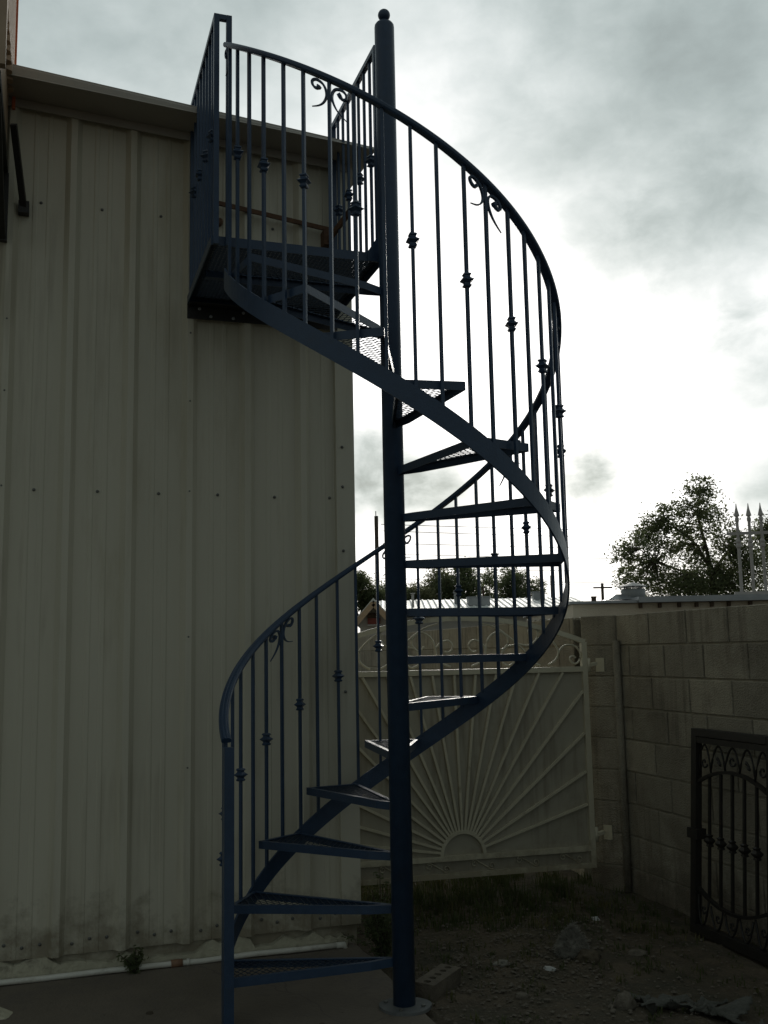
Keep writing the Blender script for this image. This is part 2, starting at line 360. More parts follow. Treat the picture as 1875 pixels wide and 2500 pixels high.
# ------------------------------------------------------------------ metal building
T0 = -.2402                                 # first crest in view
def metal_building():
    b = thing('metal_building', 'cream ribbed sheet-metal building behind the blue spiral stair', 'building', TN(0, NW, 0))
    zb, zt_ = .109, 4.52
    def profile(ta, tb):                     # (t, out) points of the sheet between ta and tb
        pts = []
        k0 = math.floor((ta - T0) / .3048) - 1
        for k in range(k0, k0 + 12):
            c = T0 + .3048 * k
            for dt, o in ((-.041, 0), (-.0155, .036), (.0155, .036), (.041, 0), (.104, 0), (.110, .0035), (.126, .0035), (.132, 0), (.172, 0), (.178, .0035), (.194, .0035), (.200, 0)):
                pts.append((c + dt, o))
        inside = [p for p in pts if ta < p[0] < tb]
        def at(t):
            for (a, oa), (c, oc) in zip(pts, pts[1:]):
                if a <= t <= c: return oa + (oc - oa) * (t - a) / (c - a)
            return 0
        return [(ta, at(ta))] + inside + [(tb, at(tb))]
    edges = [T0 - 2.7432 - .012, T0 - 1.8288 - .012, T0 - .9144 - .012, T0 - .012, T0 + .9144 - .012, 1.49]
    for i, (ta, tb) in enumerate(zip(edges, edges[1:])):
        pr = profile(ta, tb + (.030 if tb < 1.4 else 0)); lift = .0016 * (i % 2)
        mb = MB(); n = len(pr)
        zs = (zb + .004 * math.sin(i * 2.2), 1.6, 3.0, None)
        ptop = lambda t: EYE + 2.945 - .0894 * (t + .22) - max(.028, .070 - .025 * (t + .22)) - .012
        for z in zs: mb.v += [tuple(TN(t, NW - o - lift, ptop(t) if z is None else z)) for t, o in pr]
        for z in zs: mb.v += [tuple(TN(t, NW - o - lift + .0012, ptop(t) if z is None else z)) for t, o in pr]
        h = n * len(zs)
        for j in range(len(zs) - 1):
            for q in range(n - 1):
                a = j * n + q; mb.f.append((a, a + 1, a + n + 1, a + n)); mb.f.append((h + a + 1, h + a, h + a + n, h + a + n + 1))
        for q in range(n - 1): mb.f.append((q + 1, q, h + q, h + q + 1))
        obj('wall_panel', mb, 'wall', b)
    mb = MB()                                 # folded corner trim
    mb.box(1.47, 1.569, NW - .034, NW - .030, zb + .01, 4.24, TN); mb.box(1.565, 1.569, NW - .030, NW + .16, zb + .01, 4.24, TN); mb.box(1.466, 1.470, NW - .034, NW + .002, zb + .01, 4.24, TN)
    obj('corner_trim', mb, 'wall', b)
    mb = MB(); mb.box(-3.0, 1.560, NW + .02, NW + 6, .0, 4.235, TN); obj('wall_core', mb, 'wall', b)
    # concrete stem wall with a ragged top
    mb = MB(); ts = [-3 + .03 * i for i in range(int(4.55 / .03))]
    rr = random.Random(3); top = []; cur = .09
    for i in range(len(ts)):
        cur += rr.uniform(-.022, .022); cur = min(max(cur, .055), .108)
        if rr.random() < .04: cur = rr.choice((.05, .10))
        top.append(cur)
    for t, z in zip(ts, top):
        mb.v += [tuple(TN(t, NW - .022 + rr.uniform(-.003, .003), -.02)), tuple(TN(t, NW - .020 + rr.uniform(-.003, .003), z)), tuple(TN(t, NW + .03, z + .004))]
    for i in range(len(ts) - 1):
        a = i * 3; mb.f += [(a, a + 3, a + 4, a + 1), (a + 1, a + 4, a + 5, a + 2)]
    obj('stem_wall', mb, 'stem', b)
    # eave: light fascia, flat soffit, cover strip; it falls to the right
    def zr(t): return EYE + 2.945 - .0894 * (t + .22)            # top edge of the fascia
    def zf(t): return zr(t) - max(.028, .070 - .025 * (t + .22))   # its lower edge, level with the soffit
    def sl(mb, t0, t1, n0, n1, fa, fb):
        mb.hexa([TN(t, n, f(t)) for f in (fa, fb) for t, n in ((t0, n0), (t1, n0), (t1, n1), (t0, n1))])
    mb = MB(); mb.hexa([TN(t, n, f(t)) for f, na, nb2 in ((zf, NW - .265, NW - .258), (zr, NW - .240, NW - .233)) for t, n in ((-3, na), (1.66, na), (1.66, nb2), (-3, nb2))]); obj('fascia', mb, 'trim', b)
    mb = MB(); sl(mb, -3, 1.652, NW - .257, NW - .002, lambda t: zf(t) + .001, lambda t: zf(t) + .006); obj('soffit', mb, 'trim', b)
    mb = MB(); sl(mb, -3, 1.56, NW - .048, NW - .041, lambda t: zf(t) - .046, lambda t: zf(t) - .001); obj('eave_trim', mb, 'trim', b)
    mb = MB(); sl(mb, -3, 1.655, NW - .228, NW + 6, lambda t: zr(t) - .02, lambda t: zr(t) + .004); obj('roof', mb, 'flash', b)
    # screws
    sm = MB(); sm.lathe([(.0085, 0), (.0085, .002), (.0055, .003), (.005, .007), (.003, .009)], 8)
    me = bpy.data.meshes.new('screw'); me.from_pydata([(x, -z, y) for x, y, z in sm.v], [], sm.f); me.materials.append(M['screw'])
    def screw(t, z, out=0.0): inst('screw', me, b, TN(t, NW - out - .0016, z), WA)
    for k in range(-1, 6):
        t = T0 + .147 + .3048 * k
        if t < 1.45:
            screw(t, 2.3387 + EYE); screw(t + .004, .8333 + EYE + .004 * math.sin(k * 3))
    for k in range(-2, 6):
        for dt, dz in ((.075, .06), (.155, .058), (.235, .062)):
            t = T0 + .3048 * k + dt
            if t < 1.46: screw(t, .109 + dz + .012 * math.sin(t * 31))
    for t in (T0, T0 + .9144):
        for z in (.95, 1.6, 2.35, 2.83, 3.2): screw(t, z, .030)
    for z in (.5, 1.3, 2.05, 2.4, 2.62): screw(1.50, z, .0335)
    return b
metal_building()
def wall_hardware():
    o = thing('rusty_wall_bar', 'thin rusty bar bolted across the metal wall above the stair landing', 'bar', TN(1.1, NW - .04, 3.95))
    mb = MB(); mb.bar(TN(.80, NW - .055, 2.43 + EYE), TN(1.47, NW - .055, 2.345 + EYE), .012, .024); obj('flat_bar', mb, 'rust', o)
    mb = MB(); mb.box(1.40, 1.45, NW - .085, NW - .004, 2.25 + EYE, 2.34 + EYE, TN); obj('bracket', mb, 'rust', o)
    mb = MB(); mb.bar(TN(1.425, NW - .08, 2.275 + EYE), TN(1.53, NW - .30, 2.42 + EYE), .018, .03); obj('brace', mb, 'rust', o)
    mb = MB(); mb.lathe([(.02, 0), (.02, .03), (.012, .034)], 10)
    me = bpy.data.meshes.new('lug'); me.from_pydata([(x, -z, y) for x, y, z in mb.v], [], mb.f); me.materials.append(M['rust'])
    inst('lug', me, o, TN(.827, NW - .004, 2.336 + EYE), WA)
wall_hardware()
def pipe():
    o = thing('water_pipe', 'white plastic water pipe lying along the foot of the metal wall', 'pipe', TN(.5, NW - .05, .014))
    pts = [TN(-3, NW - .05, .030)] + [TN(-2.5 + .25 * i, NW - .05 - .004 * math.sin(i * 1.7), .0295 + .003 * math.sin(i * 2.3)) for i in range(16)] + [TN(1.43, NW - .05, .029)]
    mb = MB(); mb.tube(pts, .0135, 10); obj('pipe_run', mb, 'pvc', o, True)
    mb = MB(); mb.tube([TN(.60, NW - .05, .0295), TN(.655, NW - .05, .0295)], .0185, 10); obj('coupling', mb, 'brown', o, True)
    mb = MB(); mb.tube([TN(.675, NW - .05, .0295), TN(.69, NW - .05, .0295)], .0165, 10); obj('coupling', mb, 'pvc', o, True)
    mb = MB(); mb.tube([TN(1.43, NW - .05, .029), TN(1.47, NW - .05, .029), TN(1.475, NW - .05, .01), TN(1.475, NW - .05, -.03)], .0155, 10); obj('elbow', mb, 'pvc', o, True)
pipe()
def cooler():
    tr, nb_, nf = -.236, NW - .045, NW - .95
    o = thing('evaporative_cooler', 'tan sheet-metal cooler box with orange trim high on the metal wall', 'cooler', TN(-.6, 4.9, 4.10 + DZ))
    z0, z1 = 4.10 + DZ, 5.15 + DZ
    mb = MB(); mb.prism([(tr - .8, nf), (tr - .03, nf), (tr - .03, nb_), (tr - .8, nb_)], z0, z1, TN); obj('cabinet', mb, 'cooler', o)
    for i in range(9):
        n = nf + .10 + i * .085
        mb = MB(); mb.prism([(tr - .0295, n), (tr - .004, n + .015), (tr - .004, n + .045), (tr - .0295, n + .06)], z0 + .35, z1 - .06, TN); obj('louvre', mb, 'cooler', o)
    mb = MB(); mb.prism([(tr - .83, nf - .03), (tr, nf - .03), (tr, nf + .012), (tr - .83, nf + .012)], z0, z1, TN); obj('front_frame', mb, 'cooler', o)
    mb = MB(); mb.hexa([TN(tr - .84, nf - .04, z1), TN(tr + .004, nf - .04, z1), TN(tr + .004, nb_, z1), TN(tr - .84, nb_, z1), TN(tr - .84, nf + .2, z1 + .45), TN(tr - .16, nf + .2, z1 + .45), TN(tr - .16, nb_, z1 + .45), TN(tr - .84, nb_, z1 + .45)]); obj('sloped_top', mb, 'cooler', o)
    mb = MB(); mb.box(tr - .012, tr + .004, nb_ - .012, nb_ + .004, z0 + .3, z1, TN); mb.bar(TN(tr + .002, nb_ - .004, z1), TN(tr - .16, nb_ - .004, z1 + .45), .016, .016); obj('edge_trim', mb, 'orange', o)
    s = thing('cooler_bracket', 'black steel bracket and slanting strut holding up the tan cooler', 'bracket', TN(-.6, 4.9, 3.7 + DZ))
    mb = MB()
    for n in (nf + .04, nb_ - .02): mb.box(tr - .8, tr - .02, n - .02, n + .02, 4.045 + DZ, 4.097 + DZ, TN)
    for t in (tr - .8, tr - .04): mb.box(t - .02, t + .02, nf + .06, nb_ - .04, 4.045 + DZ, 4.097 + DZ, TN)
    obj('platform', mb, 'black', s)
    for ta, tb in ((tr - .06, tr - .015), (tr - .8, tr - .76)):
        mb = MB(); mb.box(ta, tb, NW - .07, NW - .035, 3.68 + DZ, 4.04 + DZ, TN); obj('wall_rail', mb, 'black', s)
    mb = MB(); mb.bar(TN(tr - .04, NW - .06, 3.70 + DZ), TN(tr - .04, nf + .1, 4.04 + DZ), .035, .035); obj('knee_brace', mb, 'black', s)
    mb = MB(); mb.bar(TN(-.176, NW - .035, 2.285 + EYE), TN(-.225, NW - .32, 2.585 + EYE), .030, .030); obj('strut', mb, 'black', s)
    mb = MB(); mb.box(-.202, -.150, NW - .055, NW - .004, 2.255 + EYE, 2.318 + EYE, TN); obj('strut_foot', mb, 'black', s)
cooler()

# ------------------------------------------------------------------ spiral staircase
RB = .807 * K                                  # radius of the balusters
SL = .009208 * K * 180 / math.pi                 # rise per radian
def knz(th): return EYE + K * (2.294 - .009208 * (math.degrees(th) + 149.27))     # height of the knuckle line at angle th
def cyl(th, r, z): return Vector((CX + r * math.cos(th), CY + r * math.sin(th), z))
stair = thing('spiral_staircase', 'dark blue steel spiral staircase with expanded-metal treads rising to a landing', 'staircase', (CX, CY, 0))
def clip_lines(poly, ang, step, off=0.0):
    ca, sa = math.cos(ang), math.sin(ang)
    q = [(x * ca + y * sa, -x * sa + y * ca) for x, y in poly]
    lo, hi = min(p[1] for p in q), max(p[1] for p in q); out = []
    k = math.ceil((lo - off) / step)
    while k * step + off < hi:
        y = k * step + off; xs = []
        for (x0, y0), (x1, y1) in zip(q, q[1:] + q[:1]):
            if (y0 <= y) != (y1 <= y): xs.append(x0 + (y - y0) / (y1 - y0) * (x1 - x0))
        xs.sort()
        for a, b in zip(xs[::2], xs[1::2]):
            if b - a > .004: out.append(((a * ca - y * sa, a * sa + y * ca), (b * ca - y * sa, b * sa + y * ca)))
        k += 1
    return out
def expanded(poly, z, axis, step=.0205, half=R_(31), w=.0025, h=.0022):
    mb = MB()
    for s in (1, -1):
        for (ax, ay), (bx, by) in clip_lines(poly, axis + s * half, step, .003):
            mb.bar((ax, ay, z + s * .0009), (bx, by, z + s * .0009), w, h)
    return mb
def inset(poly, d):
    n = len(poly); out = []
    for i in range(n):
        p0, p1, p2 = Vector(poly[i - 1]), Vector(poly[i]), Vector(poly[(i + 1) % n])
        a, b = (p1 - p0).normalized(), (p2 - p1).normalized()
        na, nb2 = Vector((-a.y, a.x)), Vector((-b.y, b.x)); m = na + nb2
        m = m / max(.35, m.dot(na)) if m.length > 1e-6 else na
        out.append(tuple(p1 + m * d))
    return out
def build_stair():
    # pole with cap, ball and base plate
    mb = MB(); mb.lathe([(.048, .014), (.048, 4.765 * K), (.0465, 4.777 * K), (.040, 4.787 * K), (.020, 4.793 * K)], 40, (CX, CY, 0))
    pole = obj('centre_pole', mb, 'blue', stair, True)
    mb = MB(); mb.lathe([(.016, -.044), (.0165, -.030), (.0155, -.0265)] + [(.030 * math.sin(a), -.030 * math.cos(a)) for a in [R_(25 + 10 * k) for k in range(15)]] + [(.003, .030)], 24, (CX, CY, 4.835 * K)); obj('ball_finial', mb, 'blue', stair, True)
    mb = MB(); pts = [(CX + .112 * math.cos(a) * (1 + .04 * math.sin(3 * a)) + .004, CY + .105 * math.sin(a) - .012) for a in [2 * math.pi * k / 36 for k in range(36)]]
    mb.prism(pts, .0045, .0175); bp = obj('base_plate', mb, 'plate', stair)
    mb = MB(); mb.lathe([(.009, 0), (.009, .008), (.004, .010)], 6); me = mb.mesh('bolt', M['screw'])
    for a in (-100, -20, 70, 160): inst('bolt', me, bp, (CX + .085 * math.cos(R_(a)), CY - .01 + .08 * math.sin(R_(a)), .0175))
    # treads: one wedge of angle iron with an expanded-metal panel, copied round
    pol = lambda d, r: (r * K * math.cos(R_(d)), r * K * math.sin(R_(d)))
    poly = [pol(-9, .047), pol(-13, .11), pol(-10.6, .797), pol(10.6, .797), pol(17, .165), pol(10, .047)]
    inn = inset(poly, .0035); fl = inset(poly, .019)
    mb = MB(); n = len(poly); D = .035
    ring = lambda P, z: [(x, y, z) for x, y in P]
    vs = ring(poly, 0) + ring(fl, 0) + ring(poly, -D) + ring(inn, -D) + ring(inn, -.0035) + ring(fl, -.0035)
    fs = []
    for k in range(n):
        k2 = (k + 1) % n
        if k2 == 0 and False: continue
        fs += [(k, k2, n + k2, n + k), (k2, k, 2 * n + k, 2 * n + k2), (2 * n + k2, 2 * n + k, 3 * n + k, 3 * n + k2),
               (3 * n + k2, 3 * n + k, 4 * n + k, 4 * n + k2), (4 * n + k2, 4 * n + k, 5 * n + k, 5 * n + k2), (5 * n + k2, 5 * n + k, n + k, n + k2)]
    mb.add(vs, fs); fme = mb.mesh('tread', M['blue'])
    pme = expanded(inset(poly, .006), -.0058, R_(90), .026).mesh('expanded_metal', M['mesh'])
    for k in range(1, 16):
        th = R_(224.9 - 24.42 * k - 10.5)
        t = inst('tread', fme, stair, (CX, CY, .2243 * K * k - (.003 if k % 3 else 0)), th)
        inst('expanded_metal', pme, t, (0, 0, 0), 0, True)
    # stringer: flat band on the outside
    ths = [R_(a) for a in [-166 + 2.5 * i for i in range(148)]]
    mb = MB(); pts = []; fr = []
    for th in ths:
        if math.degrees(th) > 200.5: break
        pts.append(cyl(th, RB + .002, max(knz(th) - .672 * K, .052))); fr.append((Vector((math.cos(th), math.sin(th), 0)), Vector((0, 0, 1))))
    mb.sweep(pts, [(-.0045, -.0475), (.0045, -.0475), (.0045, .0475), (-.0045, .0475)], fr); obj('stringer', mb, 'blue', stair)
    # handrail: moulded cap rail
    prof = [(-.021, -.006), (-.016, -.012), (.016, -.012), (.021, -.006), (.0215, .003), (.0185, .009), (.0155, .0105), (.0135, .0088), (.0105, .0118), (.0045, .0128), (.0025, .0108), (-.0025, .0108), (-.0045, .0128), (-.0105, .0118), (-.0135, .0088), (-.0155, .0105), (-.0185, .009), (-.0215, .003)]
    pts = []; fr = []
    for i in range(181):
        d = -161 + 2.0 * i; th = R_(d)
        z = knz(th) + .527 * K; 
        if d > 180: z += .0006 * (d - 180)
        rad = Vector((math.cos(th), math.sin(th), 0)); tang = Vector((-math.sin(th), math.cos(th), -SL / RB)).normalized()
        pts.append(cyl(th, RB, z)); fr.append((rad, rad.cross(tang) * -1 if rad.cross(tang).z < 0 else rad.cross(tang)))
    mb = MB(); mb.sweep(pts, prof, fr); obj('handrail', mb, 'blue', stair, False)
    # balusters and knuckles
    hb = .0066
    mb = MB(); mb.box(-hb, hb, -hb, hb, 0, 1.152 * K); bme = mb.mesh('baluster', M['blue'])
    q2 = math.sqrt(2)
    kp = [(.0070, -.030), (.0125, -.0285), (.0150, -.0235), (.0150, -.0215), (.0112, -.0175), (.0112, -.012), (.0165, -.006), (.0225, -.0012), (.0225, .0012), (.0165, .006), (.0112, .012), (.0112, .0175), (.0150, .0215), (.0150, .0235), (.0125, .0285), (.0070, .030)]
    kp = [(r * 1.05, z) for r, z in kp]
    mb = MB(); mb.lathe([(r * q2, z) for r, z in kp], 4, (0, 0, 0), math.pi / 4); kme = mb.mesh('knuckle', M['blue'])
    # scroll: half of the pair below the handrail, sheared to its slope
    half = [(-.042, -.020), (-.050, -.033), (-.062, -.036), (-.072, -.028), (-.074, -.014), (-.066, -.003), (-.051, .002), (-.030, -.004), (-.017, -.020), (-.0115, -.042), (-.014, -.062), (-.027, -.088), (-.047, -.108), (-.075, -.124)]
    def smooth(P, k=3):
        out = []
        for i in range(len(P) - 1):
            p0, p1, p2, p3 = [Vector(P[min(max(i + j, 0), len(P) - 1)]) for j in (-1, 0, 1, 2)]
            for s in range(k):
                t = s / k; out.append(.5 * ((2 * p1) + (p2 - p0) * t + (2 * p0 - 5 * p1 + 4 * p2 - p3) * t * t + (3 * p1 - p0 - 3 * p2 + p3) * t ** 3))
        return out + [Vector(P[-1])]
    def scroll(sgn):
        P = smooth(half); mb = MB(); pts = []; sc = []
        for i, p in enumerate(P):
            u = p.x * sgn; pts.append((0, u, p.y - SL / RB * u)); k = i / (len(P) - 1); sc.append(1.7 if k < .06 else 1.15 if k < .12 else 1.0 if k < .75 else 1.0 - (k - .75) * 2.6)
        n = len(pts); fr = []
        for i in range(n):
            a, b = Vector(pts[max(i - 1, 0)]), Vector(pts[min(i + 1, n - 1)]); d = (b - a).normalized()
            fr.append((Vector((1, 0, 0)), Vector((1, 0, 0)).cross(d)))
        mb.sweep(pts, [(-.0062, -.0044), (.0062, -.0044), (.0062, .0044), (-.0062, .0044)], fr, scale=sc)
        return mb.mesh('scroll', M['blue'])
    sme = {1: scroll(1), -1: scroll(-1)}
    for i in range(-1, 43):
        th = R_(-149.27 + 8.205 * i + .35 * math.sin(i * 2.7)); z = knz(th)
        b = inst('baluster', bme, stair, cyl(th, RB, z - .633 * K), th)
        if i % 2 == 0: inst('knuckle', kme, b, (0, 0, .633 * K + .005 * math.sin(i * 1.9)), R_(rnd.uniform(-40, 40)), True)
        if i % 6 == 5:
            for s in ((1, -1) if i > 0 else (1,)): inst('scroll', sme[s], b, (0, 0, 1.128 * K), 0, True)
    # newel post at the foot
    th = R_(200.8); c = cyl(th, .803 * K, 0)
    mb = MB(); u, v = Vector((math.cos(th), math.sin(th), 0)), Vector((-math.sin(th), math.cos(th), 0)); s = .0205
    ring = [c + u * a + v * b2 for a, b2 in ((-s, -s), (s, -s), (s, s), (-s, s))]
    mb.hexa([p + Vector((0, 0, .0105)) for p in ring] + [p + Vector((0, 0, 1.125)) for p in ring])
    np_ = obj('newel_post', mb, 'blue', stair)
    mb = MB(); mb.box(c.x - .055, c.x + .055, c.y - .055, c.y + .055, .0045, .0105); obj('foot_plate', mb, 'blue', np_)
    # landing
    t0, t1, n0, n1, zt, zb = .655, 1.475, 4.42, NW - .0385, 1.893 + EYE, 1.849 + EYE
    mb = MB()
    mb.box(t0, t1 + .03, n0, n0 + .006, zb, zt, TN); mb.box(t0, t1 + .03, n0 + .006, n0 + .034, zt - .006, zt, TN)
    mb.box(t0, t0 + .006, n0 + .006, n1, zb, zt, TN); mb.box(t0 + .006, t0 + .036, n0 + .034, n1, zt - .006, zt, TN)
    mb.box(t1, t1 + .006, n0 + .034, n1, zb, zt, TN); mb.box(t1 - .03, t1, n0 + .034, n1, zt - .006, zt, TN)
    mb.box(t0 + .036, t1 - .03, n1 - .040, n1, zt - .006, zt, TN); mb.box(t0 + .006, t1, n1 - .006, n1, zb, zt - .0065, TN)
    land = obj('landing_frame', mb, 'blue', stair)
    mb = MB(); mb.box(t0, t1 + .006, NW - .0425, NW - .0385, 1.772 + EYE, 1.848 + EYE, TN); mb.box(t0 + .006, t1, NW - .043 - .06, NW - .043, 1.838 + EYE, 1.8445 + EYE, TN); obj('ledger', mb, 'black', land)
    mb = MB(); mb.box(t0 + .036, t1 - .03, n0 + .40, n0 + .44, zb, zt - .011, TN); obj('joist', mb, 'blue', land)
    p2 = [TN(a, b) for a, b in ((t0 + .008, n0 + .01), (t1 - .002, n0 + .01), (t1 - .002, n1 - .002), (t0 + .008, n1 - .002))]
    obj('expanded_metal', expanded([(p.x, p.y) for p in p2], zt - .0095, WA, .0185, R_(29), .0034, .0058), 'mesh', land)
    mb = MB(); mb.lathe([(.009, 0), (.009, .004), (.005, .007)], 8)
    bm = bpy.data.meshes.new('bolt'); bm.from_pydata([(x, -z, y) for x, y, z in mb.v], [], mb.f); bm.materials.append(M['flash'])
    for t, z in ((.72, 1.828), (.78, 1.79), (.90, 1.79), (.955, 1.825), (1.30, 1.81)): inst('bolt', bm, land, TN(t, NW - .0425, z + EYE), WA)
    mb = MB(); mb.prism([(t1 - .075, zb), (1.462, zb - .002), (1.462, zt + .07), (t1 - .03, zt + .07), (t1 - .075, zt)], 0, .006, lambda a, z, e: TN(a, n0 - .002 - e, z)); obj('gusset', mb, 'blue', land)
    mb = MB(); mb.box(1.452, 1.502, n0 - .055, n0 - .001, zb + .002, zt - .002, TN); obj('pole_tie', mb, 'blue', land)
    # guard rails: left side with a narrow return frame, right side
    ztop = 2.966 + EYE; pb = .0125
    mb = MB(); mb.box(-hb, hb, -hb, hb, 0, ztop - zt - .01); gme = mb.mesh('rail_baluster', M['blue'])
    for side, tt in (('l', .6765), ('r', 1.468)):
        mb = MB(); mb.box(tt - pb, tt + pb, n0 - .02 if side == 'l' else 4.43, NW - .04, ztop - .0125, ztop + .0125, TN)
        rail = obj('guard_rail', mb, 'blue', stair)
        posts = [NW - .055] + ([n0 - .008] if side == 'l' else [4.445])
        for n in posts:
            mb = MB(); mb.box(tt - pb, tt + pb, n - pb, n + pb, zb if n > 5 else zb - (.0 if side == 'l' else -.04), ztop - .0127, TN); obj('post', mb, 'blue', rail)
        nb_ = 7
        for i in range(1, nb_ + 1):
            n = posts[1] + (posts[0] - posts[1]) * i / (nb_ + 1)
            b = inst('rail_baluster', gme, rail, TN(tt, n, zt - .004), WA)
            if i % 2: 
                kk = MB(); kk.lathe([(r * q2, z + .54) for r, z in kp], 4, (0, 0, 0), math.pi / 4)
                o = len(kk.v)
                me2 = kme
                inst('knuckle', me2, stair, TN(tt, n, zt + .53), WA + .3 * i)
        if side == 'l':
            mb = MB(); mb.box(.7225, .7475, n0 - .0205, n0 + .0045, zb - .002, ztop + .0125, TN); obj('post', mb, 'blue', rail)
            mb = MB(); mb.box(tt + pb + .0005, .7220, n0 - .020, n0 + .004, ztop - .012, ztop + .0122, TN); obj('cap_bar', mb, 'blue', rail)
build_stair()

# ------------------------------------------------------------------ block walls
BZ = 1.5965 + DZ                                   # bottom of the top course
def block_wall(name, label, P, ang, length, depth, offs, courses, low=0):
    P = Vector((P[0], P[1], 0)); d = Vector((math.cos(ang), math.sin(ang), 0)); nn = Vector((d.y, -d.x, 0))
    if nn.dot(-P) < 0: nn = -nn                # towards the viewer
    o = tag(thing(name, label, 'wall', (P.x, P.y, 0)), kind='thing')
    cache = {}
    def blk(L, h):
        key = (round(L, 3), round(h, 3))
        if key not in cache:
            mb = MB(); e = .004; D = depth; hL = L / 2
            outer = [(-hL, 0), (hL, 0), (hL, D), (-hL, D)]; a = [(-hL + e, -e), (hL - e, -e)]
            # face proud of the joint with a small chamfer all round (y = towards the viewer is negative)
            mb.v = [(-hL, 0, 0), (hL, 0, 0), (hL, 0, h), (-hL, 0, h), (-hL + e, -e, e), (hL - e, -e, e), (hL - e, -e, h - e), (-hL + e, -e, h - e), (-hL, D, 0), (hL, D, 0), (hL, D, h), (-hL, D, h)]
            mb.f = [(4, 5, 6, 7), (0, 1, 5, 4), (1, 2, 6, 5), (2, 3, 7, 6), (3, 0, 4, 7), (1, 0, 8, 9), (3, 2, 10, 11), (0, 3, 11, 8), (2, 1, 9, 10), (9, 8, 11, 10)]
            cache[key] = mb.mesh('block', M['block'])
        return cache[key]
    rz = math.atan2(nn.x, -nn.y)               # local -y looks towards the viewer
    J = .010
    for c in range(courses):
        z = BZ - .2032 * c + J; h = .2032 - J
        if c == 0: h = .196
        s = offs[c % len(offs)] - .4064
        while s < length:
            a, b = max(s + J / 2, 0), min(s + .4064 - J / 2, length)
            if b - a > .03: inst('block', blk(b - a, h), o, P + d * ((a + b) / 2) + Vector((0, 0, z)) + nn * rnd.uniform(-.0012, .0016), rz)
            s += .4064
    mb = MB(); zt = BZ + .190
    p = [P + nn * -.0065, P + d * length - nn * .0065, P + d * length - nn * (depth - .008), P - nn * (depth - .008)]
    mb.hexa([q + Vector((0, 0, -.08)) for q in p] + [q + Vector((0, 0, zt)) for q in p]); obj('mortar', mb, 'mortar', o)
    return o
BA = R_(-72.49)
block_wall('block_wall', 'grey concrete-block wall on the right behind the leaning black gate', (1.543, 6.852), BA, 3.3, .2, (-.008, .1487), 9)
# gate pillar: short block return at the corner
block_wall('block_pillar', 'narrow concrete-block pillar the cream gate hangs from', (1.330, 6.995), math.atan2(-.155, .205), .257, .2, (0.0,), 9)
block_wall('far_block_wall', 'weathered block wall seen over the cream gate running away behind it', (1.315, 7.2), math.atan2(7.0, -1.72), 7.2, .2, (0.05, .25), 5)
def corner_pipe():
    mb = MB(); mb.tube([(1.525, 6.805, -.05), (1.526, 6.806, .8), (1.524, 6.808, 1.55)], .024, 12)
    tag(obj('drain_pipe', mb, 'block', None, True), 'grey vertical pipe in the corner of the block wall', 'pipe')
corner_pipe()

